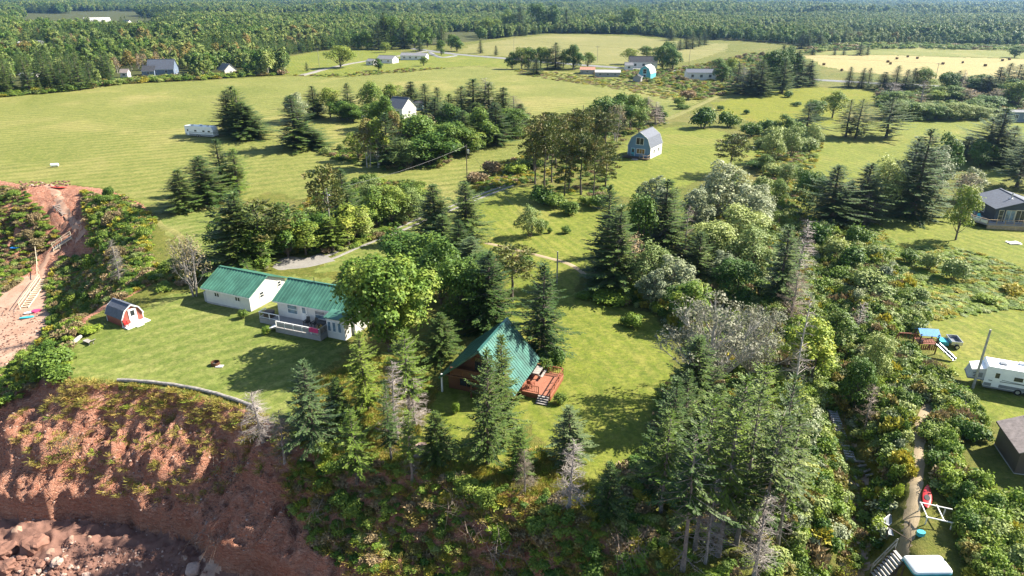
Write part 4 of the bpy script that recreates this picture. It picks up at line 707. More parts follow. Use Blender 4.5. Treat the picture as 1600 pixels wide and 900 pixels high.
def opening(root, name, face, u, z, w, h, Lx, Dy, frame='white_paint', pane='glass', mull=0, leaf=None):
    """window or door on a wall: frame (and leaf), pane. face: front -y, back +y, left -x, right +x"""
    def T(a, d, b):
        if face == 'front': return (a, -Dy / 2 - d, b)
        if face == 'back': return (-a, Dy / 2 + d, b)
        if face == 'right': return (Lx / 2 + d, a, b)
        return (-Lx / 2 - d, -a, b)
    def bx(m, a0, a1, d0, d1, b0, b1):
        p, q = T(a0, d0, b0), T(a1, d1, b1); m.box(min(p[0], q[0]), max(p[0], q[0]), min(p[1], q[1]), max(p[1], q[1]), b0, b1)
    f = MB(); t = max(.07, .055 * w)
    bx(f, u - w / 2 - t, u + w / 2 + t, -.02, .07, z + h, z + h + t); bx(f, u - w / 2 - t, u + w / 2 + t, -.02, .09, z - t, z)
    bx(f, u - w / 2 - t, u - w / 2, -.02, .068, z, z + h); bx(f, u + w / 2, u + w / 2 + t, -.02, .068, z, z + h)
    for k in range(mull): c = u - w / 2 + w * (k + 1) / (mull + 1); bx(f, c - .04, c + .04, -.02, .06, z, z + h)
    if name == 'window' and not mull: bx(f, u - w / 2, u + w / 2, -.02, .06, z + h * .5 - .03, z + h * .5 + .03)
    o = f.build(name, frame, root)
    if leaf: g = MB(); bx(g, u - w / 2, u + w / 2, -.01, .045, z, z + h); g.build('leaf', leaf, o); g = MB(); bx(g, u - w * .3, u + w * .3, 0, .052, z + h * .5, z + h * .9); g.build('pane', pane, o); g = MB(); bx(g, u + w * .36, u + w * .42, .045, .10, z + h * .42, z + h * .47); g.build('handle', 'dark_metal', o)
    else: g = MB(); bx(g, u - w / 2, u + w / 2, -.01, .035, z, z + h); g.build('pane', pane, o)
    return o
def gable(name, label, cat, c, ang, Lx, Dy, eave, ridge, wall='white_siding', roof='shingle_dark', over=.35, ribs=None, wins=(), z0=None, group=None, found=.15, trim='white_paint', ridge_y=0.0, thick=.10):
    z0 = hz(*c) if z0 is None else z0
    r = empty(name, (c[0], c[1], z0), math.radians(ang), label=label, category=cat)
    if group: r['group'] = group
    SPOTS.append((c[0], c[1], max(Lx, Dy) * .6))
    MB().extr_x([(-Dy / 2, -.3), (Dy / 2, -.3), (Dy / 2, eave), (ridge_y, ridge - .02), (-Dy / 2, eave)], -Lx / 2, Lx / 2).build('wall', wall, r)
    if found: MB().box(-Lx / 2 - .03, Lx / 2 + .03, -Dy / 2 - .03, Dy / 2 + .03, -.35, found).build('foundation', 'concrete', r)
    X = Lx / 2 + over; rb = []
    for sg in (-1, 1):
        run = Dy / 2 - sg * ridge_y; sl = (ridge - eave) / run; ye, ze = sg * (Dy / 2 + over), eave - sl * over; up = thick + .03
        m = MB(); m.slab((-X, ye, ze + up), (X, ye, ze + up), (X, ridge_y, ridge + up), (-X, ridge_y, ridge + up), thick); o = m.build('roof', roof, r)
        if ribs:
            m = MB(); n = int(2 * X / ribs)
            for i in range(n + 1): x = -X + .03 + (2 * X - .06) * i / n; m.bar((x, ye, ze + up + .04), (x, ridge_y, ridge + up + .04), .06, .07)
            m.build('roof_ribbing', roof, o, kind='stuff')
        m = MB(); m.bar((-X, ye - sg * .01, ze + up - .09), (X, ye - sg * .01, ze + up - .09), .04, .15); m.build('fascia', trim, r)
    m = MB(); m.bar((-X, ridge_y, ridge + thick + .06), (X, ridge_y, ridge + thick + .06), .32, .06); m.build('ridge_cap', roof, r)
    for w in wins: opening(r, *w[:6], Lx, Dy, **(w[6] if len(w) > 6 else {}))
    return r
def rail(root, pts, h, mat, name='railing', step=1.5, bal=.0, post=.09):
    m = MB()
    for a, b in zip(pts, pts[1:]):
        A, B = Vector(a), Vector(b); n = max(1, round((B - A).length / step))
        for i in range(n + 1): p = A + (B - A) * i / n; m.box(p.x - post / 2, p.x + post / 2, p.y - post / 2, p.y + post / 2, p.z - .02, p.z + h)
        m.bar(A + Vector((0, 0, h + .02)), B + Vector((0, 0, h + .02)), .12, .05); m.bar(A + Vector((0, 0, .14)), B + Vector((0, 0, .14)), .05, .06)
    o = m.build(name, mat, root)
    if bal:
        m = MB()
        for a, b in zip(pts, pts[1:]):
            A, B = Vector(a), Vector(b); n = int((B - A).length / bal)
            for i in range(1, n): p = A + (B - A) * i / n; m.bar((p.x, p.y, p.z + .14), (p.x, p.y, p.z + h), .045)
        m.build('balusters', mat, o, kind='stuff')
    return o
def steps(root, p0, p1, width, n, mat, stringer='grey_timber', name='tread', th=.05, dp=.28):
    A, B = Vector(p0), Vector(p1); d = (B - A); hd = Vector((d.x, d.y, 0)).normalized(); s = Vector((-hd.y, hd.x, 0)); me = None
    for i in range(n):
        c = A + d * ((i + .5) / n); q = [c - s * width / 2 - hd * dp / 2, c + s * width / 2 - hd * dp / 2, c + s * width / 2 + hd * dp / 2, c - s * width / 2 + hd * dp / 2]; m = MB(); m.slab(*q, th); m.build(name, mat, root)
    for sg in (-1, 1): m = MB(); m.bar(A + s * sg * (width / 2 + .02) - Vector((0, 0, .12)), B + s * sg * (width / 2 + .02) - Vector((0, 0, .12)), .05, .22); m.build('stringer', stringer, root)
def chair(loc, rz, mat, label, h=.9, group=None, sc=1.0):
    r = empty('garden_chair', loc, rz, (sc,) * 3, label=label, category='chair')
    if group: r['group'] = group
    MB().add([(-.28, -.28, .36), (.28, -.28, .36), (.28, .28, .28), (-.28, .28, .28), (-.28, -.28, .41), (.28, -.28, .41), (.28, .28, .33), (-.28, .28, .33)], [(0, 3, 2, 1), (4, 5, 6, 7), (0, 1, 5, 4), (1, 2, 6, 5), (2, 3, 7, 6), (3, 0, 4, 7)]).build('seat', mat, r)
    m = MB(); m.slab((-.28, .27, .33), (.28, .27, .33), (.24, .48, h + .1), (-.24, .48, h + .1), .05); m.build('backrest', mat, r)
    for sx in (-1, 1):
        MB().box(sx * .32 - .06, sx * .32 + .06, -.34, .34, .55, .59).build('armrest', mat, r)
        for y in (-.29, .26): MB().bar((sx * .31, y, 0), (sx * .31, y, .56), .06).build('leg', mat, r)
    return r
def local(root, p):
    c, s = math.cos(root.rotation_euler.z), math.sin(root.rotation_euler.z); return Vector((root.location.x + c * p[0] - s * p[1], root.location.y + s * p[0] + c * p[1], root.location.z + p[2]))

# ---- green-roofed garage and cottage
GR = gable('garage', 'white garage with ribbed green metal roof beside the red shed lawn', 'garage', RE(-37.66, 88.7), -23.7, 8.1, 7.2, 2.35, 4.05, 'white_siding', 'green_metal', .4, .52, [
    ('window', 'front', -1.9, 1.25, .8, .55, dict(mull=1)), ('window', 'front', 1.9, 1.25, .8, .55, dict(mull=1)), ('window', 'right', -1.3, 1.3, .7, .75), ('window', 'right', 2.3, 1.6, .6, .7)])
MB().box(-4.55, -4.02, -3.55, -2.9, 0, 1.5).build('lean_to_locker', 'steel_siding', GR)
CT = gable('cottage', 'white cottage with ribbed green metal roof and grey front deck', 'house', RE(-24.1, 82.2), -21.5, 12.0, 6.6, 3.05, 4.75, 'white_siding', 'green_metal', .42, .52, [
    ('window', 'front', -3.6, 1.45, 1.5, 1.15, dict(pane='sky_glass')), ('door', 'front', -1.75, .78, .9, 2.0, dict(leaf='white_paint', pane='sky_glass')), ('window', 'front', .75, 1.45, 1.5, 1.0, dict(pane='sky_glass'))], found=.5)
m = MB(); m.box(2.95, 5.6, -5.0, -3.28, -.3, 2.75); sr = m.build('sunroom', 'white_siding', CT)
m = MB(); m.slab((2.75, -5.3, 2.85), (5.8, -5.3, 2.85), (5.8, -3.3, 3.2), (2.75, -3.3, 3.2), .1); m.build('sunroom_roof', 'green_metal', CT)
for x in (3.35, 4.1, 4.9): MB().box(x - .28, x + .28, -5.06, -4.99, .9, 2.3).build('window', 'white_paint', CT); MB().box(x - .20, x + .20, -5.075, -5.0, .98, 2.22).build('pane', 'sky_glass', CT)
m = MB(); m.tube([(-2.2, 0, 4.7), (-2.2, 0, 5.5)], [.05, .05], 8); m.build('vent_pipe', 'dark_metal', CT)
DZ = .72
dk = MB().extr_z([(-8.0, -4.9), (-4.2, -4.9), (-4.2, -6.4), (2.9, -6.4), (2.9, -3.34), (-6.0, -3.34), (-8.0, -3.34)], DZ - .12, DZ).build('deck', 'deck_grey', CT)
m = MB(); m.box(-7.95, -4.25, -4.86, -4.82, 0, DZ - .13); m.box(-4.15, 2.85, -6.36, -6.32, 0, DZ - .13); m.box(2.82, 2.86, -6.3, -3.4, 0, DZ - .13); m.build('deck_skirt', 'deck_grey', dk)
rail(CT, [(-7.9, -3.5, DZ), (-7.9, -4.8, DZ), (-4.7, -4.8, DZ)], .85, 'white_paint'); rail(CT, [(-4.0, -6.3, DZ), (2.8, -6.3, DZ)], .85, 'white_paint', bal=.0); rail(CT, [(2.8, -6.3, DZ), (2.8, -3.6, DZ)], .95, 'grey_timber', bal=.16)
MB().box(-3.9, 2.7, -6.33, -6.30, DZ + .1, DZ + .7).build('rail_panel', 'deck_grey', CT)
st = empty('front_steps', (0, 0, 0)); st.parent = CT; st.name = 'front_steps'; steps(st, (-4.2, -5.65, DZ), (-5.7, -5.65, .05), 1.25, 5, 'white_paint')
chair(local(CT, (-.7, -4.3, DZ)), math.radians(-21.5 + 8), 'black_plastic', 'black garden chair on the cottage deck by the door'); chair(local(CT, (.45, -4.25, DZ)), math.radians(-21.5 - 6), 'black_plastic', 'black garden chair on the cottage deck under the window')
bq = empty('barbecue', local(CT, (2.0, -4.5, DZ)), math.radians(-21.5), label='covered black barbecue at the right end of cottage deck', category='barbecue')
m = MB(); m.extr_x([(-.35, .6), (.35, .6), (.35, .85), (.15, 1.15), (-.15, 1.15), (-.35, .85)], -.75, .75); m.build('lid', 'black_plastic', bq); MB().box(-.6, .6, -.3, .3, .08, .6).build('cabinet', 'black_plastic', bq)
for x in (-.5, .5):
    m = MB(); m.tube([(x - .03, -.25, .09), (x + .03, -.25, .09)], [.09, .09], 10); m.build('wheel', 'rubber', bq)
hb_ = empty('hot_tub', local(CT, (-7.0, -4.0, DZ)), 0, label='round dark covered tub at the left end of cottage deck', category='tub')
m = MB(); m.tube([(0, 0, 0), (0, 0, .62)], [.72, .74], 18); m.build('shell', 'dark_timber', hb_); m = MB(); m.tube([(0, 0, .62), (0, 0, .70), (0, 0, .74)], [.78, .78, .6], 18); m.build('cover', 'black_plastic', hb_)
fp = empty('flower_planter', local(CT, (2.3, -5.7, DZ)), math.radians(-21.5), label='planter of yellow flowers in the cottage deck corner', category='planter'); MB().box(-.25, .25, -.6, .6, 0, .4).build('trough', 'raw_timber', fp); me = make_bush_mesh(777, 'yellow_leaves', 220, .14); o = ob('foliage', me, fp); o.scale = (.5, 1.0, .55); o.location = (0, 0, .35)
R = random.Random(5); m = MB()
for i in range(16): x, y, z = R.uniform(-.25, .25), R.uniform(-.6, .6), R.uniform(.7, 1.0); m.tube([(x, y, z), (x, y, z + .03)], [.09, .02], 6)
m.build('flowers', 'yellow_petal', fp, kind='stuff')
tw = MB(); V = [(x * .28, -.05 - .02 * math.sin(x * 2.1 + k), -.62 * k + .04) for k in (0, .35, .7, 1) for x in range(6)]; tw.add(V, [(r * 6 + c, r * 6 + c + 1, r * 6 + 7 + c, r * 6 + 6 + c) for r in range(3) for c in range(5)]); tw.add([(v[0], v[1] + .12, v[2]) for v in V], [(r * 6 + 6 + c, r * 6 + 7 + c, r * 6 + c + 1, r * 6 + c) for r in range(3) for c in range(5)])
t_ = tw.build('beach_towel', 'pink_cloth', label='pink towel hung over the cottage deck rail', category='towel'); t_.location = local(CT, (1.2, -6.34, DZ + .90)); t_.rotation_euler.z = math.radians(-21.5)

# ---- A-frame house with red deck
AF = empty('a_frame_house', (*RE(-2.0, 65.7), hz(-2, 66.5)), math.radians(69.2), label='A-frame house with steep green roof and brown board front', category='house'); SPOTS.append((-2, 65.7, 5.5))
MB().extr_x([(-3.5, -.3), (4.2, -.3), (4.2, 2.3), (0, 5.85), (-3.5, 1.9)], -3.0, 4.0).build('wall', 'brown_board', AF)
for nm, y, z in (('roof', 4.75, 1.95), ('roof', -4.05, 1.45)):
    m = MB(); m.slab((-4.2, 0, 6.05), (4.3, 0, 6.05), (4.3, y, z), (-4.2, y, z), .14); o = m.build(nm, 'pale_green_metal', AF); m = MB()
    for i in range(19): x = -4.17 + 8.44 * i / 18; m.bar((x, 0, 6.07), (x, y, z + .02), .05, .05)
    m.build('roof_ribbing', 'pale_green_metal', o, kind='stuff')
    m = MB(); m.bar((-4.22, 0, 5.94), (-4.22, y, z - .1), .06, .2); m.build('bargeboard', 'pale_green_metal', AF)
m = MB(); m.bar((-4.2, 0, 6.09), (4.3, 0, 6.09), .3, .05); m.build('ridge_cap', 'pale_green_metal', AF)
MB().box(-4.1, -3.02, -2.9, 4.1, 2.25, 2.4).build('balcony', 'brown_board', AF); rail(AF, [(-4.05, 3.4, 2.4), (-4.05, -2.6, 2.4)], .95, 'brown_board', 'balcony_railing', 1.4, .0); m = MB()
for i in range(40): y = 3.35 - i * .15; m.box(-4.08, -4.03, y - .055, y + .055, 2.5, 3.3)
m.build('balcony_boards', 'brown_board', AF, kind='stuff')
for y in (4.5, 1.0, -2.6): MB().box(-4.1, -3.95, y - .08, y + .08, -.3, 2.3).build('post', 'white_paint' if y > 4 else 'brown_board', AF)
opening(AF, 'window', 'left', -2.0, .7, 1.6, 1.3, 6.0, 7, frame='brown_board', pane='glass', mull=1); opening(AF, 'door', 'left', .8, .05, .9, 2.0, 6.0, 7, frame='brown_board', leaf='brown_board'); opening(AF, 'window', 'left', -.2, 3.0, 1.5, 1.5, 6.0, 7, frame='brown_board', mull=1)
AZ = .6; dd = MB().box(-1.6, 3.3, -7.2, -3.55, AZ - .1, AZ).build('deck', 'deck_red', AF); m = MB(); m.box(-1.56, 3.26, -7.16, -7.12, 0, AZ - .11); m.box(-1.57, -1.53, -7.1, -3.7, 0, AZ - .11); m.build('deck_skirt', 'red_rail', dd)
rail(AF, [(-1.52, -3.9, AZ), (-1.52, -5.8, AZ)], .85, 'red_rail', bal=.2); rail(AF, [(-1.52, -7.1, AZ), (3.2, -7.1, AZ)], .85, 'red_rail', bal=.0); rail(AF, [(3.2, -7.1, AZ), (3.2, -3.7, AZ)], .85, 'red_rail', bal=.2); MB().box(-1.4, 3.1, -7.13, -7.07, AZ + .3, AZ + .42).build('rail_board', 'red_rail', AF)
s2 = empty('deck_steps', (0, 0, 0)); s2.parent = AF; steps(s2, (-1.62, -6.45, AZ), (-2.6, -6.45, .05), 1.2, 4, 'grey_timber', 'dark_timber')
pt = empty('picnic_table', local(AF, (2.1, -4.5, AZ)), math.radians(70), label='wooden picnic table on the red deck', category='table'); MB().box(-.9, .9, -.38, .38, .70, .75).build('tabletop', 'grey_timber', pt)
for s in (-1, 1):
    MB().box(-.9, .9, s * .68 - .13, s * .68 + .13, .42, .46).build('bench', 'grey_timber', pt)
    for x in (-.6, .6): MB().bar((x, s * .5, 0), (x, s * .15, .70), .08).build('leg', 'grey_timber', pt)
for x in (-.6, .6): MB().bar((x, -.72, .39), (x, .72, .39), .07).build('crosspiece', 'grey_timber', pt)
chair(local(AF, (-.4, -4.5, AZ)), math.radians(150), 'red_rail', 'reddish wooden chair on the red deck near the wall')

# ---- gambrel shells
def gambrel(name, label, cat, c, ang, Lx, Wd, eave, knee, kneew, ridge, wall, roof, over=.2, side=None, trim='white_paint'):
    r = empty(name, (c[0], c[1], hz(*c)), math.radians(ang), label=label, category=cat); SPOTS.append((c[0], c[1], max(Lx, Wd) * .65)); h = Wd / 2
    MB().extr_x([(-h, -.2), (h, -.2), (h, eave), (kneew, knee), (0, ridge), (-kneew, knee), (-h, eave)], -Lx / 2, Lx / 2).build('wall', wall, r)
    X = Lx / 2 + over
    for s in (-1, 1):
        m = MB(); m.slab((-X, s * kneew, knee + .08), (X, s * kneew, knee + .08), (X, 0, ridge + .08), (-X, 0, ridge + .08), .07); m.build('roof', roof, r)
        m = MB(); m.slab((-X, s * (h + .12), eave - .1), (X, s * (h + .12), eave - .1), (X, s * (kneew + .04), knee + .07), (-X, s * (kneew + .04), knee + .07), .07); m.build('roof', roof, r)
        for x in (-X, X):
            m = MB(); m.bar((x, s * (h + .06), eave - .15), (x, s * (kneew + .02), knee), .05, .14); m.bar((x, s * (kneew + .02), knee), (x, 0, ridge), .05, .14); m.build('bargeboard', trim, r)
            m = MB(); m.box(x - over - .03 if x > 0 else x + over - .03, x - over + .03 if x > 0 else x + over + .03, s * h - .05, s * h + .05, 0, eave); m.build('corner_board', trim, r)
        if side: MB().box(-Lx / 2 + .04, Lx / 2 - .04, s * (h + .012) - .01, s * (h + .012) + .01, 0, eave - .12).build('side_cladding', side, r)
    m = MB(); m.bar((-X, 0, ridge + .1), (X, 0, ridge + .1), .22, .05); m.build('ridge_cap', roof, r); return r
SH = gambrel('garden_shed', 'small red gambrel shed with white trim on the lawn edge', 'shed', RE(-51.25, 81.45), -31.2, 3.5, 2.9, 1.15, 2.05, .95, 2.65, 'red_board', 'shingle_slate')
opening(SH, 'door', 'right', .12, .12, .95, 1.85, 3.5, 2.9, leaf='white_paint', pane='glass'); MB().box(1.78, 3.05, -1.6, 1.6, -.05, .12).build('platform', 'white_paint', SH); MB().box(3.06, 3.4, -.5, .5, -.05, .05).build('step', 'white_paint', SH)
chair(local(SH, (2.3, -1.05, .12)), math.radians(-31.2 + 115), 'red_plastic', 'red garden chair on the white shed platform')
GH = gambrel('gambrel_cottage', 'pale blue two-storey gambrel cottage with grey roof', 'house', RE(35.1, 180.0), 58, 8.5, 6.4, 3.0, 5.3, 2.3, 6.9, 'blue_siding', 'shingle_slate', .25, 'white_siding')
opening(GH, 'window', 'left', .1, 3.6, 2.0, 1.7, 8.5, 6.4, mull=1, frame='white_paint'); opening(GH, 'window', 'left', .5, 1.2, 2.2, 1.2, 8.5, 6.4, mull=2, pane='warm_glass'); opening(GH, 'door', 'left', -1.7, .35, 1.0, 2.1, 8.5, 6.4, leaf='turquoise_siding')
for u in (-1.5, 1.8): opening(GH, 'window', 'front', u, 1.2, .8, .9, 8.5, 6.46)
MB().box(-6.4, -4.28, -3.4, 3.8, .2, .35).build('deck', 'dark_timber', GH); rail(GH, [(-6.3, 3.7, .35), (-6.3, .8, .35)], .85, 'dark_timber', bal=.25); rail(GH, [(-6.3, -1.0, .35), (-6.3, -3.3, .35), (-4.4, -3.3, .35)], .85, 'raw_timber', bal=.0); MB().box(-7.6, -6.42, -.9, .7, -.1, .2).build('step', 'grey_timber', GH)

# ---- dark blue house with wrap deck
DH = gable('modern_house', 'dark blue house with low slate roof and wraparound deck', 'house', RE(94.3, 124.8), 82, 9.0, 9.2, 3.55, 5.0, 'navy_siding', 'shingle_slate', .4, None, [
    ('window', 'back', -2.9, 1.2, .9, 2.0), ('window', 'back', -.2, 1.7, 1.3, 1.1), ('window', 'left', -3.6, 1.1, .7, 2.1, dict(frame='cream_paint')), ('window', 'left', -2.0, 1.1, 1.5, 2.1, dict(frame='cream_paint', mull=1, pane='sky_glass')), ('door', 'left', .2, 1.05, 2.4, 2.2, dict(frame='cream_paint', mull=2, pane='glass')), ('window', 'left', 2.9, 1.6, 1.2, 1.4, dict(frame='cream_paint'))], trim='navy_siding', found=.9)
m = MB(); m.tube([(-1.5, .9, 4.6), (-1.5, .9, 5.9)], [.11, .11], 10); m.build('flue', 'light_metal', DH); m = MB(); m.tube([(-1.5, .9, 4.78), (-1.5, .9, 4.9)], [.45, .2], 10); m.build('flue_flashing', 'light_metal', DH)
dk = MB().extr_z([(2.5, 4.64), (2.5, 7.6), (-4.0, 8.2), (-6.6, 6.6), (-6.6, -4.6), (-4.52, -4.6), (-4.52, 4.64)], .82, .98).build('deck', 'deck_grey', DH)
m = MB(); m.box(-6.56, -6.5, -4.5, 6.4, 0, .81); m.build('deck_skirt', 'raw_timber', DH); m = MB()
for p in ((2.3, 7.4), (-1, 7.7), (-3.9, 8.0), (-6.4, 6.4)): m.box(p[0] - .08, p[0] + .08, p[1] - .08, p[1] + .08, -.3, .82)
m.build('deck_posts', 'raw_timber', DH, kind='stuff'); rail(DH, [(2.4, 7.5, .98), (-3.95, 8.05, .98), (-6.5, 6.5, .98), (-6.5, -1.0, .98)], .9, 'raw_timber'); m = MB()
for a, b in (((2.4, 7.5), (-3.95, 8.05)), ((-3.95, 8.05), (-6.5, 6.5))): m.bar((a[0], a[1], 1.35), (b[0], b[1], 1.35), .03, .6)
m.build('rail_panel', 'white_paint', DH); steps(DH, (-6.6, -2.2, .95), (-8.2, -2.2, .05), 1.6, 5, 'raw_timber')
for i, (x, y, a) in enumerate(((-1.5, 6.2, 20), (.6, 6.0, 60), (-3.2, 6.6, -20))): chair(local(DH, (x, y, .98)), math.radians(a), 'teal_plastic' if i else 'rv_grey', ['grey garden chair on the wraparound deck of dark house', 'blue garden chair on the wraparound deck by the wall', 'blue garden chair at the wraparound deck corner'][i])
g = G(1583, 380); dr = MB(); R = random.Random(3); n = 7; V = [(i * .35 - 1, j * .3 - .8, .10 + .12 * R.random()) for j in range(6) for i in range(n)]; dr.add(V, [(j * n + i, j * n + i + 1, j * n + n + 1 + i, j * n + n + i) for j in range(5) for i in range(n - 1)]); dr.add([(a, b, 0.02) for a, b, c in V], [(j * n + n + i, j * n + n + 1 + i, j * n + i + 1, j * n + i) for j in range(5) for i in range(n - 1)]); t_ = dr.build('ground_sheet', 'white_paint', label='crumpled white sheet on the grass near the dark house', category='sheet'); t_.location = g
for a in ((1585, 172, 'slate_siding'),):
    c = PZ(1598, 190); gable('mobile_home', 'blue-grey mobile home at the right edge of the bright lawn', 'house', c, -6, 11, 4.5, 3.3, 3.7, 'slate_siding', 'shingle_grey', .2, None, [('window', 'front', -4.0, 1.3, 1.6, 1.2, dict(mull=2)), ('window', 'front', -.6, 1.3, 1.5, 1.3, dict(mull=1)), ('window', 'front', 3, 1.3, 1.5, 1.2)])
BS = gable('storage_shed', 'weathered brown board shed at the right picture edge', 'shed', RE(47.9, 51.6), 76, 4.6, 4.2, 2.45, 3.45, 'brown_shed_board', 'shingle_brown', .3, None, [('window', 'left', 0, 1.0, .9, .8, dict(frame='brown_shed_board'))], trim='brown_shed_board', found=.1)

# ---- travel trailers
def wheel(root, x, y, z, r=.36, w=.22):
    m = MB(); m.tube([(x, y - w / 2, z), (x, y + w / 2, z)], [r, r], 16); o = m.build('wheel', 'rubber', root); m = MB(); m.tube([(x, y - w / 2 - .015, z), (x, y + w / 2 + .015, z)], [r * .55, r * .55], 12); m.build('rim', 'light_metal', o)
def trailer(label, c, ang, L, h, tent=False):
    r = empty('travel_trailer', (c[0], c[1], hz(*c)), math.radians(ang), label=label, category='trailer'); SPOTS.append((c[0], c[1], L * .6)); b = .5; w = 1.2
    prof = [(-L / 2, b), (L / 2, b), (L / 2, h - .9), (L / 2 - .5, h), (-L / 2 + .15, h), (-L / 2, h - .15)]
    n = len(prof); m = MB(); m.add([(x, -w, z) for x, z in prof] + [(x, w, z) for x, z in prof], [tuple(range(n)), tuple(range(2 * n - 1, n - 1, -1))] + [((i + 1) % n, i, n + i, n + (i + 1) % n) for i in range(n)]); m.build('body', 'rv_white', r)
    MB().box(-L / 2 + .1, L / 2 - .1, -w + .06, w - .06, .28, b - .002).build('chassis', 'rv_grey', r)
    for s in (-1, 1):
        MB().box(-L / 2 + .05, L / 2 - .05, s * (w + .006) - .008, s * (w + .006) + .008, b + .05, b + .42).build('skirt_panel', 'rv_grey', r)
        m = MB(); m.bar((-L / 2 + .4, s * (w + .012), b + .75), (L / 2 - .4, s * (w + .012), b + .95), .02, .07); m.bar((-L / 2 + 1.6, s * (w + .012), b + 1.0), (L / 2 - .2, s * (w + .012), b + .62), .02, .05); m.build('stripe', 'rv_stripe', r)
        for x in (-L * .12, L * .17, L * .36): MB().box(x - .4, x + .4, s * (w + .02) - .02, s * (w + .02) + .02, b + 1.15, b + 1.6).build('window', 'glass', r)
        for x in (-.45, .45): wheel(r, x - L * .03, s * (w - .08), .36)
    d = MB(); d.box(-L / 2 + .75, -L / 2 + 1.45, -w - .03, -w + .01, b + .05, b + 1.95); dd = d.build('door', 'rv_white', r); MB().box(-L / 2 + .9, -L / 2 + 1.3, -w - .045, -w, b + 1.15, b + 1.75).build('pane', 'glass', dd)
    for x in (-L * .3, L * .02, L * .25): m = MB(); m.box(x - .3, x + .3, -.3, .3, h - .02, h + .14); m.build('roof_vent', 'rv_grey', r)
    MB().box(-L * .1, L * .0, .5, .9, h - .02, h + .22).build('air_conditioner', 'rv_white', r)
    m = MB(); m.bar((L / 2 - .05, -.5, .42), (L / 2 + 1.1, 0, .45), .09); m.bar((L / 2 - .05, .5, .42), (L / 2 + 1.1, 0, .45), .09); m.bar((L / 2 + 1.0, 0, 0), (L / 2 + 1.0, 0, .6), .08); m.build('hitch', 'dark_metal', r)
    if tent:
        m = MB(); m.add([(-L / 2 - 1.5, -1.0, 1.1), (-L / 2 + .01, -1.0, 1.1), (-L / 2 + .01, 1.0, 1.1), (-L / 2 - 1.5, 1.0, 1.1), (-L / 2 - 1.25, -.9, 2.05), (-L / 2 + .01, -1.0, 2.45), (-L / 2 + .01, 1.0, 2.45), (-L / 2 - 1.25, .9, 2.05)], [(0, 3, 2, 1), (4, 5, 6, 7), (0, 1, 5, 4), (1, 2, 6, 5), (2, 3, 7, 6), (3, 0, 4, 7)]); o = m.build('tent_end', 'canvas', r)
        m = MB(); m.slab((-L / 2 - 1.3, -.98, 2.1), (-L / 2 + .02, -1.08, 2.5), (-L / 2 + .02, 1.08, 2.5), (-L / 2 - 1.3, .98, 2.1), .03); m.build('tent_roof', 'rv_white', o); MB().add([(-L / 2 - 1.1, -1.0, 1.3), (-L / 2 - .2, -1.02, 1.3), (-L / 2 - .2, -1.04, 1.9), (-L / 2 - 1.1, -.97, 1.8)], [(0, 1, 2, 3)]).build('mesh_window', 'rv_grey', o); MB().box(-L / 2 - 1.55, -L / 2, -1.05, 1.05, .98, 1.1).build('bunk_platform', 'rv_grey', o)
    return r
trailer('long white travel trailer parked on the big field', RE(-93, 206.3), -17, 10.4, 3.3)
trailer('white hybrid travel trailer with canvas tent end', RE(55.5, 63.7), -24, 8.0, 2.9, True)

# ---- play set, tub trailer, kayak, boat
PS = empty('play_set', (*RE(49.9, 73.0), hz(*RE(49.9, 73))), math.radians(-8), label='wooden play set with blue tarp roof and slide', category='play set')
for x in (-1.0, 1.0):
    for y in (-.8, .8): MB().box(x - .06, x + .06, y - .06, y + .06, -.2, 2.6).build('post', 'dark_timber', PS)
MB().box(-1.05, 1.05, -.85, .85, 1.25, 1.35).build('platform', 'red_rail', PS); m = MB(); m.slab((-1.15, -.95, 2.45), (1.15, -.95, 2.45), (1.15, .1, 2.95), (-1.15, .1, 2.95), .04); m.slab((-1.15, 1.0, 2.5), (1.15, 1.0, 2.5), (1.15, .1, 2.95), (-1.15, .1, 2.95), .04); m.build('tarp_roof', 'blue_tarp', PS)
rail(PS, [(-1, -.8, 1.35), (1, -.8, 1.35)], .7, 'red_rail', bal=.18); rail(PS, [(-1, -.8, 1.35), (-1, .8, 1.35)], .7, 'red_rail', bal=.18); m = MB()
for i in range(9): m.box(-1.04 + i * .24, -.86 + i * .24, -.88, -.84, .5, 1.2)
m.build('lower_boards', 'red_rail', PS, kind='stuff'); sl_ = MB(); sl_.slab((.75, -.85, 1.35), (1.25, -.7, 1.35), (2.75, -2.3, .15), (2.3, -2.55, .15), .05); o = sl_.build('slide', 'green_slide', PS); m = MB(); m.bar((.73, -.87, 1.45), (2.28, -2.57, .25), .05, .2); m.bar((1.27, -.68, 1.45), (2.77, -2.28, .25), .05, .2); m.build('slide_edge', 'light_metal', o)
m = MB(); m.bar((-1, .0, 2.2), (-3.2, .0, 2.2), .12); m.bar((-3.2, 0, 2.2), (-3.4, -.9, -.1), .1); m.bar((-3.2, 0, 2.2), (-3.4, .9, -.1), .1); m.build('swing_beam', 'red_rail', PS)
for x in (-1.7, -2.5):
    m = MB(); m.bar((x - .2, 0, 2.15), (x - .2, 0, .5), .02); m.bar((x + .2, 0, 2.15), (x + .2, 0, .5), .02); m.box(x - .24, x + .24, -.1, .1, .45, .49); m.build('swing', 'red_plastic', PS)
MB().box(-3.4, -1.2, -1.6, -.9, -.02, .06).build('ground_board', 'concrete', PS)
UT = empty('utility_trailer', (*RE(53.9, 74.4), hz(*RE(53.9, 74.4))), math.radians(-12), label='small grey utility trailer with blue tub beside play set', category='trailer'); MB().box(-.2, 1.0, -1.0, 1.0, .45, .55).build('bed', 'rv_grey', UT)
for a in ((-.24, -.18, -1, 1), (.98, 1.04, -1, 1), (-.2, 1.0, -1.04, -.98), (-.2, 1.0, .98, 1.04)): MB().box(*a, .5, .95).build('side_board', 'light_metal', UT)
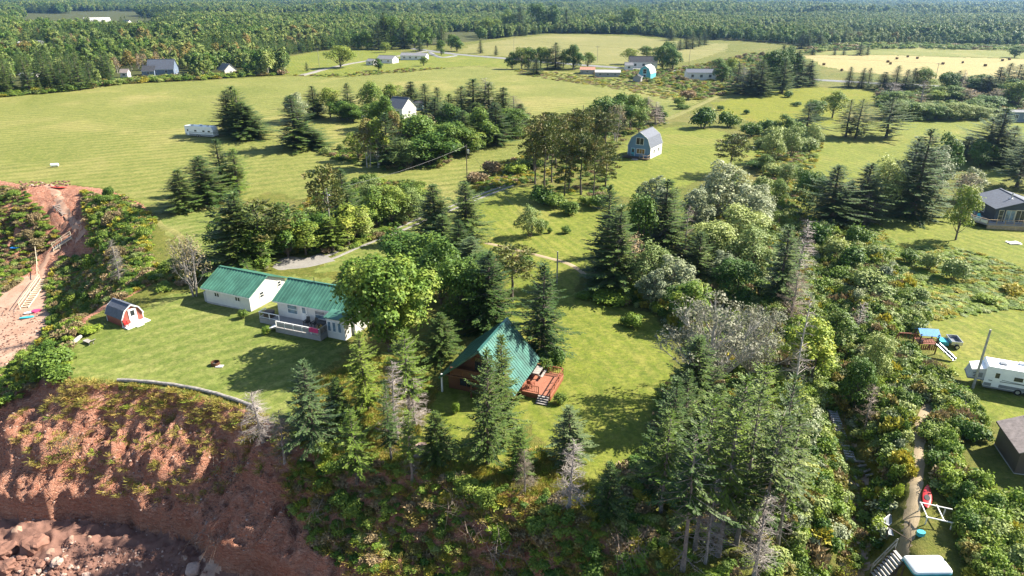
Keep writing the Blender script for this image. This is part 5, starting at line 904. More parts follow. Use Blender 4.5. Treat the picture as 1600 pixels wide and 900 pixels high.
MB().box(-1.3, -.3, -.6, .75, .1, .6).build('tub', 'teal_plastic', UT); wheel(UT, .4, -1.15, .3, .3); wheel(UT, .4, 1.15, .3, .3)
def kayak(name, label, loc, rz, L, mat, w=.36, tilt=0.0):
    r = empty(name, loc, rz, label=label, category='kayak'); r.rotation_euler = (tilt, 0, rz); n = 13; V = []; Fc = []; k = 10
    for i in range(n):
        t = i / (n - 1); s = max(.03, math.sin(math.pi * t) ** .6); x = (t - .5) * L; kz = .16 * (2 * t - 1) ** 4
        for j in range(k): a = 6.283 * j / k; V.append((x, w * s * math.cos(a), .17 + kz + (.11 if math.sin(a) > 0 else .17) * s * math.sin(a)))
    for i in range(n - 1): Fc += [(i * k + j, i * k + (j + 1) % k, (i + 1) * k + (j + 1) % k, (i + 1) * k + j) for j in range(k)]
    Fc += [tuple(range(k))[::-1], tuple(range((n - 1) * k, n * k))]; MB().add(V, Fc).build('hull', mat, r, True); m = MB(); m.tube([(-.1, 0, .272), (-.1, 0, .30)], [.26, .24], 14); o = m.build('cockpit', 'black_plastic', r); o.scale = (1.8, .9, 1); return r
g = Vector((*RE(35.67, 46.65), 0)); kz = hz(g.x, g.y)
kayak('kayak', 'bright red kayak lying beside the footpath', (g.x, g.y, kz + .05), math.atan2(3.07, 1.82), 3.5, 'red_plastic', .40)
g = G(92, 294); kayak('kayak', 'orange-red kayak at the top of the beach path', (g.x, g.y, g.z + .05), math.radians(-8), 4.6, 'orange_red', .5)
RK = empty('boat_rack', (*RE(34.9, 44.2), hz(*RE(34.9, 44.2))), math.radians(-14), label='white pole boat rack beside the red kayak', category='rack'); 
for y in (.9, -.9): MB().bar((-1.0, y, .75), (1.4, y - .3, .75), .08).build('rail', 'white_paint', RK)
for x in (-.9, .3): MB().bar((x, .9, .75), (x, -1.0, .75), .07).build('crossbar', 'white_paint', RK)
for x, y in ((-.9, .9), (-.9, -.9), (.9, .65), (.9, -1.1)): MB().bar((x, y, -.15), (x, y, .75), .08).build('leg', 'white_paint', RK)
def rounded(L, w, z, r=.35, n=5):
    P = []
    for cx, cy, a0 in ((L / 2 - r, w / 2 - r, 0), (-L / 2 + r, w / 2 - r, 90), (-L / 2 + r, -w / 2 + r, 180), (L / 2 - r, -w / 2 + r, 270)):
        for i in range(n): a = math.radians(a0 + 90 * i / (n - 1)); P.append((cx + r * math.cos(a), cy + r * math.sin(a), z))
    return P
BT = empty('overturned_boat', (*RE(31.5, 39.1), hz(*RE(31.5, 39.1))), math.radians(1), label='overturned white boat hull with turquoise rim in bushes', category='boat'); rings = [rounded(3.0, 1.75, .25, .22), rounded(2.97, 1.72, .40, .22), rounded(2.9, 1.64, .47, .24), rounded(1.6, .7, .50, .3)]; V = [p for r in rings for p in r]; k = len(rings[0])
MB().add(V, [(i * k + j, i * k + (j + 1) % k, (i + 1) * k + (j + 1) % k, (i + 1) * k + j) for i in range(3) for j in range(k)] + [tuple(range(3 * k, 4 * k))]).build('hull', 'white_gel', BT, True); V = rounded(3.06, 1.82, .16, .3) + rounded(3.06, 1.82, .27, .3); MB().add(V, [(j, (j + 1) % k, k + (j + 1) % k, k + j) for j in range(k)] + [tuple(range(k, 2 * k))]).build('rim', 'teal_plastic', BT); MB().box(-1.2, 1.2, -.6, .6, -.3, .17).build('block', 'dark_timber', BT)

# ---- stairs and walks
def stairway(label, p0, p1, width, n, tread, string, railside=(), railmat='raw_timber', dp=.28, th=.05):
    r = empty('wooden_stairs', (0, 0, 0), label=label, category='stairs'); A, B = Vector(p0), Vector(p1); r.location = A; steps(r, (0, 0, 0), B - A, width, n, tread, string, 'tread', th, dp)
    d = (B - A); hd = Vector((d.x, d.y, 0)).normalized(); s = Vector((-hd.y, hd.x, 0)); m = MB()
    for i in (0, 1, 2, 3):
        p = d * (i / 3)
        for sg in (-1, 1): q = p + s * sg * (width / 2 + .06); w = A + q; zg = hz(w.x, w.y) - A.z - .2; m.bar((q.x, q.y, min(zg, q.z - .3)), (q.x, q.y, q.z), .1)
    m.build('supports', string, r, kind='stuff')
    for sg in railside:
        m = MB(); a, b = s * sg * (width / 2 + .08), d + s * sg * (width / 2 + .08)
        for t in (0, .5, 1): p = a + (b - a) * t; m.bar(p, p + Vector((0, 0, .95)), .08)
        for hh in (.95, .5): m.bar(a + Vector((0, 0, hh)), b + Vector((0, 0, hh)), .07)
        m.build('handrail', railmat, r)
    return r
def PV(px, py, z): a = PZ(px, py, z); return (a[0], a[1], z)
stairway('wide wooden stairs with pale treads down to the ravine', PV(1407, 866, .1), PV(1368, 905, -2.3), 1.15, 9, 'concrete', 'dark_timber', (-1,), 'grey_timber', .24)
def gstair(label, a, b, w, n, t, s, rs=(), rm='cream_paint'): A, B = G(*a), G(*b); return stairway(label, (A.x, A.y, A.z + .35), (B.x, B.y, B.z + .2), w, n, t, s, rs, rm)
gstair('narrow ladder-like stairs down the ravine side', (1300, 645), (1330, 722), .85, 20, 'concrete', 'grey_timber')
gstair('short wooden steps at the top of the beach path', (88, 322), (103, 336), 1.2, 7, 'grey_timber', 'grey_timber')
gstair('pale railed steps halfway down the beach path', (112, 372), (83, 390), 1.2, 9, 'grey_timber', 'cream_paint', (-1,))
gstair('long pale railed stairs down to the beach', (70, 438), (38, 482), 1.2, 13, 'cream_paint', 'cream_paint', (-1,))
g0, g1 = G(55, 382), G(60, 436); m = MB(); 
for i in range(5): p = g0 + (g1 - g0) * i / 4; q = Vector((p.x + (.15 if i % 2 else 0), p.y, hz(p.x, p.y))); m.bar(q - Vector((0, 0, .2)), q + Vector((0, 0, 1.0)), .08)
for i in range(4): p = g0 + (g1 - g0) * i / 4; q = g0 + (g1 - g0) * (i + 1) / 4; m.bar((p.x, p.y, hz(p.x, p.y) + .95), (q.x, q.y, hz(q.x, q.y) + .95), .09)
m.build('handrail', 'cream_paint', label='pale rope-like handrail along the beach path', category='handrail')
for i, (a, b, l) in enumerate((((1277, 414), (1287, 433), 'grey boardwalk showing through the ravine bushes'),)):
    A, B = G(*a), G(*b); r = empty('boardwalk', A, label=l, category='boardwalk'); d = B - A; hd = Vector((d.x, d.y, 0)).normalized(); s = Vector((-hd.y, hd.x, 0))
    for k in range(12):
        c = d * (k / 11) + Vector((0, 0, .25)); q = [c - s * .6 - hd * .14, c + s * .6 - hd * .14, c + s * .6 + hd * .14, c - s * .6 + hd * .14]; m = MB(); m.slab(*q, .05); m.build('plank', 'concrete', r)
R = random.Random(8)
for i, (x, y, a, L) in enumerate(((1352, 728, 10, 1.6), (1358, 735, 25, 1.5), (1348, 722, -5, 1.7), (1344, 736, 60, 2.0), (1362, 742, 15, 1.3), (1338, 752, 75, 1.8))):
    g = G(x, y); m = MB(); m.bar((-L / 2, 0, .06), (L / 2, 0, .10), .22, .09); o = m.build('driftwood_plank', 'grey_timber', label='weathered loose plank beside the ravine stairs', category='plank', group='loose planks by the ravine stairs'); o.location = g; o.rotation_euler.z = math.radians(a)
for px, py, sc, a, lab in ((1388, 818, 1.0, 35, 'white-framed lounge chair in grass above the ravine'), (1391, 834, .6, 70, 'small folded white frame beside the lounge chair')):
    g = G(px, py); r = empty('lounge_chair', g, math.radians(a), (sc,) * 3, label=lab, category='chair'); m = MB()
    for y in (-.32, .32): m.bar((-.7, y, .38), (.7, y, .42), .06)
    for x in (-.7, .7): m.bar((x, -.32, .40), (x, .32, .40), .06)
    m.build('frame', 'white_paint', r); MB().box(-.66, .66, -.29, .29, .37, .40).build('sling', 'rv_grey', r)
    for x in (-.5, .5):
        for y in (-.3, .3): MB().bar((x, y, 0), (x, y, .38), .05).build('leg', 'white_paint', r)
fr = empty('path_gate_frame', G(1413, 842), math.radians(30), label='dark thin pole frame across the footpath', category='gate'); 
for p in ((-1.0, .9), (-.9, -.9), (1.2, .5)): MB().bar((p[0], p[1], -.1), (p[0], p[1], 1.0), .06).build('post', 'dark_timber', fr)
MB().bar((-1.0, .9, .95), (-.9, -.9, .95), .06).build('pole', 'dark_timber', fr); MB().bar((-.9, -.9, .95), (1.2, .5, .95), .06).build('pole', 'dark_timber', fr)
g = G(1438, 836); m = MB(); m.extr_z([(.35 * math.cos(i), .28 * math.sin(i)) for i in np.linspace(0, 5.5, 8)], 0, .35); o = m.build('water_jug', 'teal_plastic', label='teal plastic tub beside the boat rack', category='tub'); o.location = g
# ---- beach gear
for px, py, mt, a, L, lab in ((42, 497, 'teal_plastic', 20, 2.2, 'teal paddle board lying on the beach'), (48, 489, 'white_gel', 35, 2.0, 'white paddle board lying on the beach'), (24, 391, 'blue_tarp', 5, 1.8, 'blue board lying on the brushy bank')):
    g = G(px, py); m = MB(); m.extr_z([(L / 2 * math.cos(t), .38 * math.sin(t) * (1 + .1 * math.cos(t))) for t in np.linspace(0, 6.283, 17)[:-1]], 0, .12); o = m.build('paddle_board', mt, label=lab, category='board'); o.location = g + Vector((0, 0, .1 if px > 30 else .5)); o.rotation_euler.z = math.radians(a)
g = G(57, 487); m = MB(); m.extr_z([(.7 * math.cos(t), .45 * math.sin(t) * (1.2 + .3 * math.cos(3 * t))) for t in np.linspace(0, 6.283, 14)[:-1]], 0, .3); o = m.build('swim_float', 'pink_cloth', label='pink swim float at the foot of the beach stairs', category='float'); o.location = g; o.rotation_euler.z = .6
# ---- lawn things
g = G(337, 570); fpit = empty('fire_pit', g, label='round rusty fire pit on the clifftop lawn', category='fire pit'); m = MB(); m.tube([(0, 0, 0), (0, 0, .42)], [.52, .50], 20, False); m.tube([(0, 0, .42), (0, 0, .0)], [.46, .48], 20, False); m.build('ring', 'rusty_metal', fpit); m = MB(); m.tube([(0, 0, .0), (0, 0, .1)], [.47, .45], 16); m.build('ashes', 'ash', fpit); MB().box(.2, 1.05, -.7, -.1, .0, .07).build('hearth_slab', 'concrete', fpit)
g0, g1 = G(108, 543), G(127, 528); lg = MB(); V = [g0 + (g1 - g0) * t + Vector((0, 0, .22 + .03 * math.sin(t * 9))) for t in np.linspace(0, 1, 7)]; lg.tube(V, [.27, .29, .26, .25, .27, .24, .2], 10); lg.build('driftwood_log', 'pale_bark', label='thick pale driftwood log at the lawn corner', category='log')
LC = empty('garden_bench', G(140, 537), math.radians(-30), label='low grey reclining bench at the lawn corner', category='bench'); m = MB(); m.slab((-.9, -.3, .35), (.5, -.3, .35), (.5, .3, .35), (-.9, .3, .35), .06); m.build('seat', 'grey_timber', LC); m = MB(); m.slab((.5, -.3, .36), (1.1, -.3, .85), (1.1, .3, .85), (.5, .3, .36), .05); m.build('backrest', 'grey_timber', LC)
for x in (-.8, .4):
    for y in (-.25, .25): MB().box(x - .04, x + .04, y - .04, y + .04, 0, .3).build('leg', 'grey_timber', LC)
# grey timber edging along the cliff: logs laid end to end
EL = [PZ(a, b) for a, b in ((180, 597), (215, 599), (250, 602), (285, 607), (320, 614), (352, 623), (382, 634), (405, 644))]; fe = empty('cliff_edge_logs', (EL[0][0], EL[0][1], 0), label='grey timber log edging along the clifftop lawn', category='edging')
for i, (a, b) in enumerate(zip(EL, EL[1:])):
    A, B = Vector((a[0], a[1] + .5, hz(a[0], a[1] + .5) + .18)) - fe.location, Vector((b[0], b[1] + .5, hz(b[0], b[1] + .5) + .18)) - fe.location; lg = MB(); lg.tube([A, (A + B) / 2 + Vector((0, 0, .05)), B], [.2, .21, .19], 8); lg.build('log', 'grey_timber', fe)
g = G(86, 261); tk = empty('propane_tank', g, .4, label='white tank lying alone on the coastal field', category='tank'); m = MB(); m.tube([(-.95, 0, .55), (-.8, 0, .55), (.8, 0, .55), (.95, 0, .55)], [.2, .42, .42, .2], 14); m.build('shell', 'white_gel', tk)
for x in (-.5, .5): MB().box(x - .08, x + .08, -.3, .3, 0, .22).build('foot', 'dark_metal', tk)
# ---- rocks
def rock_mesh(seed, mat, flat=.7):
    R = np.random.default_rng(seed); V, Fc = [], []; n, k = 10, 15
    for i in range(n):
        a = math.pi * i / (n - 1)
        for j in range(k): b = 6.283 * j / k; d = np.array([math.sin(a) * math.cos(b), math.sin(a) * math.sin(b), math.cos(a) * flat]); d = np.sign(d) * np.abs(d) ** .6; q = 1 + .22 * float(vnoise(d[0] * 1.9 + seed * 5, d[1] * 1.9 + d[2] * 2.3)) + R.uniform(-.035, .035); V.append(d * .5 * q)
    for i in range(n - 1): Fc += [(i * k + j, (i + 1) * k + j, (i + 1) * k + (j + 1) % k, i * k + (j + 1) % k) for j in range(k)]
    return MB().add(V, Fc).mesh('boulder', mat)
RM = [rock_mesh(i, 'sandstone') for i in range(4)] + [rock_mesh(10 + i, 'pale_rock', .6) for i in range(3)]
BL = [(55, 854, 2.0, 0, 'big square red boulder at the cliff foot'), (8, 868, 2.2, 1, 'large red boulder at the left picture edge below the cliff'), (90, 880, 1.0, 4, 'pale block of rock in the rubble below the cliff'), (8, 890, 1.6, 2, 'flat red boulder low at the left picture edge'), (302, 893, 1.2, 5, 'pale rock at the foot of the right cliff gully'), (64, 884, .9, 3, 'small red boulder beside the pale block'), (655, 708, 1.6, 6, 'flat pale rock under the clifftop spruces'), (35, 872, .8, 3, 'small red boulder between the large boulders')]
for px, py, s, k, lab in BL:
    g = G(px, py); o = ob('boulder', RM[k], None, label=lab, category='boulder'); o.location = g + Vector((0, 0, s * .18)); o.scale = (s * 1.15, s, s * .85); o.rotation_euler = (.1, .12, px * .37)
RC = proto_collection('rubble', RM)
def rubble(label, px, n, s, seed, dm=.15): P = scatter([tuple(G(a, b)[:2]) for a, b in px], n, dm, seed, 0); R = np.random.default_rng(seed); q = R.uniform(*s, n) ** 1.0; q = q[:len(P)]; instancer('rubble', RC, np.column_stack([P, hgt(P[:, 0], P[:, 1]) + q * .15]), np.column_stack([q * 1.2, q, q * .8]), R.uniform(-.4, 6, (len(P), 3)) * [.1, .1, 1], R.choice(7, len(P), p=(.2, .2, .2, .2, .08, .06, .06)), label=label, category='rubble')
rubble('broken red rock rubble at the cliff foot', [(-40, 866), (90, 870), (130, 890), (140, 899), (-40, 899)], 220, (.1, .5), 81)
rubble('dark shingle stones on the shaded shore', [(90, 850), (280, 855), (330, 899), (120, 899)], 500, (.06, .2), 85)
rubble('loose red stones on the eroding cliff face', [(5, 640), (300, 660), (420, 720), (470, 800), (420, 880), (330, 860), (280, 830), (10, 815)], 900, (.05, .22), 82)
rubble('stones in the ravine bed', [(1330, 740), (1350, 735), (1352, 860), (1320, 895), (1325, 820)], 70, (.05, .35), 83)
rubble('dark wrack and stones strewn on the beach', [(0, 480), (60, 485), (70, 520), (40, 590), (0, 590)], 420, (.05, .28), 86)
rubble('pale stones along the top of the bank', [(30, 285), (110, 283), (110, 290), (30, 292)], 60, (.2, .6), 84, .4)
# dead brush fallen down the slope
def brush_pile(seed, n=70, L=1.6):
    R = random.Random(seed); m = MB()
    for i in range(n):
        a = R.uniform(-3.1, 3.1); l = R.uniform(.3, L); x, y = R.uniform(-1.3, 1.3), R.uniform(-.9, .9); z = R.uniform(.05, .5); e = (x + math.cos(a) * l, y + math.sin(a) * l, z + .5 * math.sin(a) * l + R.uniform(-.1, .35)); m.tube([(x, y, z), e], [.018, .006], 3, False)
    return m.mesh('branches', 'red_dead_twigs')
BP = [brush_pile(i) for i in range(3)]
for i, (px, py, s, lab) in enumerate(((375, 735, 1.6, 'tangle of grey fallen branches at the cliff gully top'), (515, 800, 1.2, 'tangle of grey fallen branches on the red slope'), (720, 790, 1.1, 'tangle of fallen branches below the A-frame trees'), (745, 825, 1.1, 'spilled dead branches low on the middle slope'), (330, 845, 1.2, 'thin dead roots hanging over the rock face'), (100, 700, 1.1, 'dry dead brush on the upper left cliff'), (985, 860, 1.1, 'fallen grey branches at the slope bottom'), (790, 850, 1.5, 'dead branch pile near the slope bottom'))):
    g = G(px, py); o = ob('fallen_branches', BP[i % 3], None, label=lab, category='branches', kind='stuff'); o.location = g + Vector((0, 0, .15)); o.scale = (s,) * 3; o.rotation_euler.z = .3 * (i % 4) - .4

# ---- utility poles and wires
POLES = {}
def pole(key, px, py, top, label, arm=False, lamp=False, tr=False, r=.13, mat='grey_bark'):
    g = G(px, py); h = row_z(top, g.y) - g.z; e = empty('utility_pole', g, label=label, category='pole'); m = MB(); m.tube([(0, 0, -.3), (0, 0, h)], [r, r * .7], 10); m.build('shaft', mat, e); POLES[key] = Vector((g.x, g.y, g.z + h - .25))
    if arm: m = MB(); m.bar((-1.1, 0, h - .5), (1.1, 0, h - .5), .12, .14); m.build('crossarm', 'grey_timber', e)
    if tr: m = MB(); m.tube([(.38, 0, h - 2.0), (.38, 0, h - 1.15)], [.24, .24], 12); m.build('transformer', 'light_metal', e)
    if lamp: m = MB(); m.bar((0, 0, h - 1.2), (.5, -.4, h - 1.0), .06); m.tube([(.5, -.4, h - 1.15), (.5, -.4, h - .95)], [.2, .1], 10); m.build('lamp', 'light_metal', e)
    return e
pole('a', 730, 286, 226, 'dark utility pole with transformer between field and driveway', tr=True, mat='bark'); pole('b', 517, 362, 295, 'pale utility pole with lamp among the driveway trees', lamp=True, mat='pale_bark'); pole('c', 404, 352, 320, 'short grey pole left of the driveway trees'); pole('d', 870, 442, 393, 'grey utility pole on the middle lawn', mat='pale_bark'); pole('e', 1520, 606, 515, 'tall pale utility pole in front of the hybrid trailer', r=.15, mat='pale_bark'); pole('f', 911, 186, 164, 'dark post rising behind the pine stand', mat='bark')
pole('g', 933, 98, 72, 'thin roadside pole behind the low farm sheds', arm=True); pole('h', 1076, 104, 74, 'thin roadside pole beside the white bungalow', arm=True); pole('i', 803, 92, 58, 'thin roadside pole by the centre field', arm=True); pole('j', 1458, 138, 98, 'thin roadside pole in front of the hay field', arm=True, mat='grey_bark'); pole('k', 499, 105, 78, 'thin pole beside the ranch house driveway')
for a, b, lab in (('a', 'b', 'thin power line from transformer pole to driveway pole'), ('b', 'c', 'thin power line from driveway pole to short pole'), ('a', 'd', 'thin power line from transformer pole to lawn pole'), ('i', 'g', 'thin power line along the road by the centre field'), ('g', 'h', 'thin power line along the road behind the farmyard'), ('h', 'j', 'thin power line along the road towards the hay field')):
    A, B = POLES[a], POLES[b]; m = MB(); m.tube([A + (B - A) * t - Vector((0, 0, 4 * .9 * t * (1 - t))) for t in np.linspace(0, 1, 13)], [.018] * 13, 4, False); m.build('power_line', 'dark_metal', label=lab, category='power line')

# ---- far houses
def far(name, label, cat, px, py, wpx, ang, D, eave, ridge, wall='white_siding', roof='shingle_dark', wins=2, group=None, **kw):
    c = PZ(px, py); L = wpx / F * depth_of(c[1], 0) / max(.5, abs(math.cos(math.radians(ang)))); W_ = [('window', 'front', (i - (wins - 1) / 2) * L / (wins + .3), eave * .38, min(1.4, L / (wins * 2)), eave * .36) for i in range(wins)]
    return gable(name, label, cat, c, ang, L, D, eave, ridge, wall, roof, .3, None, W_ + [('window', 'right', 0, eave * .4, 1.2, 1.0)], group=group, **kw)
far('ranch_house', 'long white ranch house with grey roof by the road', 'house', 648, 93, 40, -8, 8, 2.9, 4.4, roof='shingle_grey', wins=4); far('ranch_house', 'smaller white ranch house left of the long one', 'house', 606, 98, 26, -20, 8, 2.8, 4.6, roof='shingle_grey', wins=2); far('garage', 'low white garage beside the smaller ranch house', 'garage', 582, 101, 12, -25, 6, 2.4, 3.6, roof='shingle_grey', wins=1)
far('farmhouse', 'white farmhouse with slate roof inside the spruce grove', 'house', 628, 182, 26, -28, 8.5, 3.6, 6.8, roof='shingle_slate', wins=2); far('camper', 'small white camper half hidden by grove bushes', 'trailer', 565, 182, 10, -30, 2.4, 2.2, 2.5, roof='white_paint', wins=1, found=0); far('garden_shed', 'pale small shed between the grove spruces', 'shed', 718, 190, 8, 10, 2.5, 2.0, 2.8, roof='shingle_grey', wins=1); far('garden_shed', 'blue shed behind the white farmhouse', 'shed', 655, 172, 12, 0, 4, 2.4, 3.4, 'blue_siding', wins=1)
far('farm_cottage', 'white cottage with dark roof behind the turquoise barn', 'house', 1004, 106, 42, -4, 8, 3.6, 6.6, wins=3); far('porch_wing', 'small white porch wing left of the dark-roofed cottage', 'house', 982, 109, 12, -4, 5, 2.8, 4.2, roof='shingle_grey', wins=1); far('bungalow', 'white bungalow with slate roof at the far farmyard', 'house', 1093, 124, 44, -3, 7.5, 3.9, 5.3, roof='shingle_slate', wins=3)
far('low_barn', 'long low grey farm shed with pale roof', 'shed', 949, 119, 38, -5, 7, 2.3, 3.2, 'grey_siding', 'pale_roof', wins=3); far('low_barn', 'low farm shed with rust-coloured roof', 'shed', 918, 115, 22, -8, 8, 2.3, 3.4, 'grey_siding', 'rust_roof', wins=1)
c = PZ(1011, 122); TB = gambrel('gambrel_barn', 'turquoise gambrel barn with pale roof at the far farmyard', 'barn', c, 62, 9.5, 6.5, 2.6, 5.2, 2.2, 6.6, 'turquoise_siding', 'pale_roof'); opening(TB, 'window', 'left', 0, 2.6, 1.8, 2.2, 9.5, 6.5); opening(TB, 'door', 'left', 0, .1, 1.6, 2.0, 9.5, 6.5, leaf='blue_siding')
c = PZ(996, 127); gable('garden_shed', 'grey shed in front of the turquoise barn', 'shed', c, 70, 4.5, 4, 2.2, 3.2, 'grey_siding', 'shingle_dark')
far('chalet', 'dark-roofed house with dormer at the edge of the woods', 'house', 256, 116, 38, 8, 9, 3.2, 8.0, 'slate_siding', 'shingle_slate', wins=2); far('garage', 'dark low wing beside the dormer house', 'garage', 236, 117, 18, 8, 8, 2.4, 5.0, 'slate_siding', 'shingle_dark', wins=1); far('garden_shed', 'small white shed at the wood edge', 'shed', 197, 121, 11, 5, 4, 2.5, 4.2, roof='shingle_brown', wins=1); far('wood_edge_house', 'grey house half hidden at the wood edge', 'house', 356, 117, 16, -40, 7, 3, 6, 'cream_siding', 'shingle_grey', wins=1)
far('mobile_home', 'white mobile home in the left woods clearing', 'house', 44, 72, 24, 5, 5, 3.2, 3.8, roof='pale_roof', wins=2); far('garden_shed', 'grey shed beside the woodland mobile home', 'shed', 62, 70, 10, 5, 5, 3.0, 3.6, 'grey_siding', 'shingle_grey', wins=1); far('mobile_home', 'grey-roofed mobile home low in the left woods', 'house', 50, 125, 26, 0, 5, 2.8, 3.8, roof='shingle_grey', wins=2); far('garden_shed', 'white shed at the far left picture edge', 'shed', 3, 131, 10, 0, 4, 2.4, 3.2, roof='pale_roof', wins=1)
c = PZ(155, 46); BN = gambrel('dairy_barn', 'big pale grey gambrel barn in the far left clearing', 'barn', c, 35, 30, 17, 6, 12, 6.5, 15, 'steel_siding', 'pale_roof'); far('farm_cottage', 'white farmhouse beside the big grey barn', 'house', 199, 40, 13, -20, 9, 5, 8.5, roof='shingle_slate', wins=2); far('farm_cottage', 'white farm bungalow right of the farmhouse', 'house', 228, 43, 22, -25, 10, 4.5, 7.5, roof='shingle_slate', wins=2)
far('farm_cottage', 'white farmhouse among the trees beyond the centre field', 'house', 922, 39, 18, 10, 10, 4, 7, roof='pale_roof', wins=2); far('farm_cottage', 'small pale house on the far left clearing skyline', 'house', 78, 20, 10, 10, 11, 5, 9, 'cream_siding', 'shingle_brown', wins=1)
# ---- hay bales
def bale_mesh():
    m = MB(); m.tube([(-.75, 0, .72), (-.70, 0, .72), (.70, 0, .72), (.75, 0, .72)], [.68, .75, .75, .68], 20); return m.mesh('straw', 'hay')
BM = bale_mesh(); BPX = [(1287, 102), (1315, 111), (1387, 98), (1391, 101), (1401, 93.5), (1418, 90), (1433, 92.5), (1473, 101), (1504, 99), (1539, 104), (1566, 95.5), (1577, 94)]
for i, (px, py) in enumerate(sorted(BPX)):
    c = PZ(px, py); o = ob('hay_bale', BM, None, label=f'round brown hay bale on the stubble field, {ordinal(i)} from left', category='hay bale', group='hay bales on the stubble field'); o.location = (c[0], c[1], hz(*c)); o.scale = (.98,) * 3; o.rotation_euler.z = i * .9

THICK = [('the ravine thicket', 'shrubs in the ravine thicket', [(930, 470), (1000, 445), (1060, 400), (1090, 320), (1200, 300), (1250, 340), (1290, 362), (1380, 400), (1430, 470), (1445, 500), (1425, 560), (1480, 595), (1500, 635), (1440, 650), (1425, 700), (1420, 770), (1390, 840), (1365, 860), (1330, 905), (1230, 920), (1180, 905), (1210, 800), (1260, 740), (1230, 640), (1100, 560), (1060, 520), (1010, 480)], 84, (1.5, 2.9), (1.8, 3.4), dict(green=4, dark=3, yellowgreen=3, sage=5, silver=3, brown=1)),
         ('the bushes right of the footpath', 'bushes right of the footpath', [(1455, 665), (1500, 620), (1530, 660), (1545, 700), (1570, 770), (1610, 790), (1610, 930), (1490, 910), (1500, 850), (1475, 790), (1460, 720)], 30, (1.4, 2.4), (1.8, 3.2), dict(green=4, yellowgreen=4, sage=3, dark=2)),
         ('the bank beside the beach path', 'bushes on the bank by the beach', [(130, 300), (200, 312), (240, 345), (232, 380), (240, 440), (180, 470), (140, 490), (110, 520), (100, 480), (130, 440), (150, 395), (135, 340)], 28, (1.2, 2.6), (1.8, 3.6), dict(green=5, dark=3, yellowgreen=3, brown=1)),
         ('the bank left of the beach path', 'bushes left of the beach path', [(-40, 300), (30, 300), (70, 330), (90, 370), (50, 395), (-40, 400)], 10, (1.0, 2.4), (2, 3.4), dict(green=3, dark=2, brown=4)),
         ('the hedge of scrub beside the driveway', 'scrub beside the driveway', [(540, 285), (660, 285), (670, 330), (600, 372), (530, 395), (440, 400), (350, 420), (250, 460), (245, 420), (330, 400), (440, 380), (470, 320)], 22, (1.4, 2.6), (1.8, 3.4), dict(green=4, dark=3, sage=2, yellowgreen=1)),
         ('the scrub around the marsh meadow', 'scrub around the marsh meadow', [(1110, 110), (1180, 80), (1260, 90), (1290, 110), (1270, 125), (1150, 135), (1060, 140), (1090, 160), (1050, 185), (1045, 150), (1010, 125)], 18, (1.5, 3.4), (2.5, 6), dict(green=4, dark=5, sage=2, brown=2)),
         ('the skirts of the farmhouse grove', 'shrubs around the farmhouse grove', [(500, 240), (560, 225), (700, 200), (830, 180), (820, 215), (730, 235), (690, 262), (600, 268), (520, 250)], 18, (1.4, 2.6), (2, 3.6), dict(green=4, dark=3, sage=3, yellowgreen=1)),
         ('the cliff slope under the spruces', 'shrubs on the cliff slope', [(440, 670), (540, 715), (690, 742), (850, 770), (960, 825), (1010, 860), (1080, 905), (1080, 960), (700, 960), (480, 800), (440, 720)], 24, (.8, 1.7), (1.2, 2.5), dict(green=6, dark=5, yellowgreen=3, brown=2))]
for zi, (ph, grp, px, n, hh, ww, mixk) in enumerate(THICK):
    R = random.Random(900 + zi); pts = scatter(WG(px), n, ww[0] * .62, 70 + zi); ks, wt = zip(*mixk.items())
    for x, y in pts:
        k = R.choices(ks, wt)[0]; w = R.uniform(*ww); bush(k, (x, y, hz(x, y) - .08), R.uniform(*hh), w, f"{BDESC[k]} leafy shrub in {ph}", grp, R)
def und(name, label, px, n, dm, hs, ws, wts, seed, coll=None, clear=1.0): spread(name, coll or UND, scatter(WG(px), n, dm, seed, clear), hs, ws, wts, seed + 500, label=label, category='undergrowth')
und('undergrowth', 'tangled green undergrowth filling the ravine thicket', THICK[0][2], 4300, .5, (.7, 2.1), (.9, 2.0), (5, 3, 3, 5, 2, 1, 1, 1), 31)
und('undergrowth', 'low tangled growth under the wood left of the ravine', [(1010, 700), (1040, 600), (1100, 560), (1230, 640), (1260, 740), (1210, 800), (1180, 905), (1080, 905), (960, 830), (930, 775)], 1000, .6, (.3, .9), (.7, 1.6), (4, 4, 3, 1, 0, 3, 1, 2), 32)
und('undergrowth', 'dense low leaves among bushes right of the footpath', THICK[1][2], 1400, .45, (.7, 1.8), (.8, 1.7), (5, 2, 4, 3, 1, 1, 1, 2), 33)
und('undergrowth', 'low green growth covering the bank by the beach', THICK[2][2] , 1300, .6, (.4, 1.2), (.8, 1.9), (5, 3, 3, 1, 0, 3, 2, 1), 34)
und('undergrowth', 'brownish growth covering the bank left of the path', [(-100, 290), (38, 295), (60, 320), (95, 370), (60, 400), (40, 430), (0, 470), (-120, 470)], 800, .6, (.3, .9), (.8, 1.8), (3, 2, 2, 1, 0, 5, 1, 1), 35)
und('undergrowth', 'green growth on the slope above the beach stairs', [(70, 440), (100, 405), (140, 400), (150, 450), (120, 520), (100, 580), (60, 600), (0, 640), (-40, 620), (60, 540), (80, 500)], 800, .6, (.4, 1.2), (.8, 1.8), (5, 3, 3, 1, 0, 2, 1, 1), 36)
und('undergrowth', 'weedy growth on the cliff slope below the spruces', [(430, 662), (545, 716), (690, 742), (850, 772), (960, 826), (1080, 900), (1080, 1000), (640, 1000), (500, 860), (430, 740)], 480, .5, (.25, .8), (.6, 1.4), (6, 4, 4, 1, 0, 4, 1, 2), 37)
und('undergrowth', 'scrub beside the driveway and behind the garage', THICK[4][2], 900, .6, (.4, 1.1), (.8, 1.8), (5, 4, 2, 2, 0, 1, 1, 1), 38)
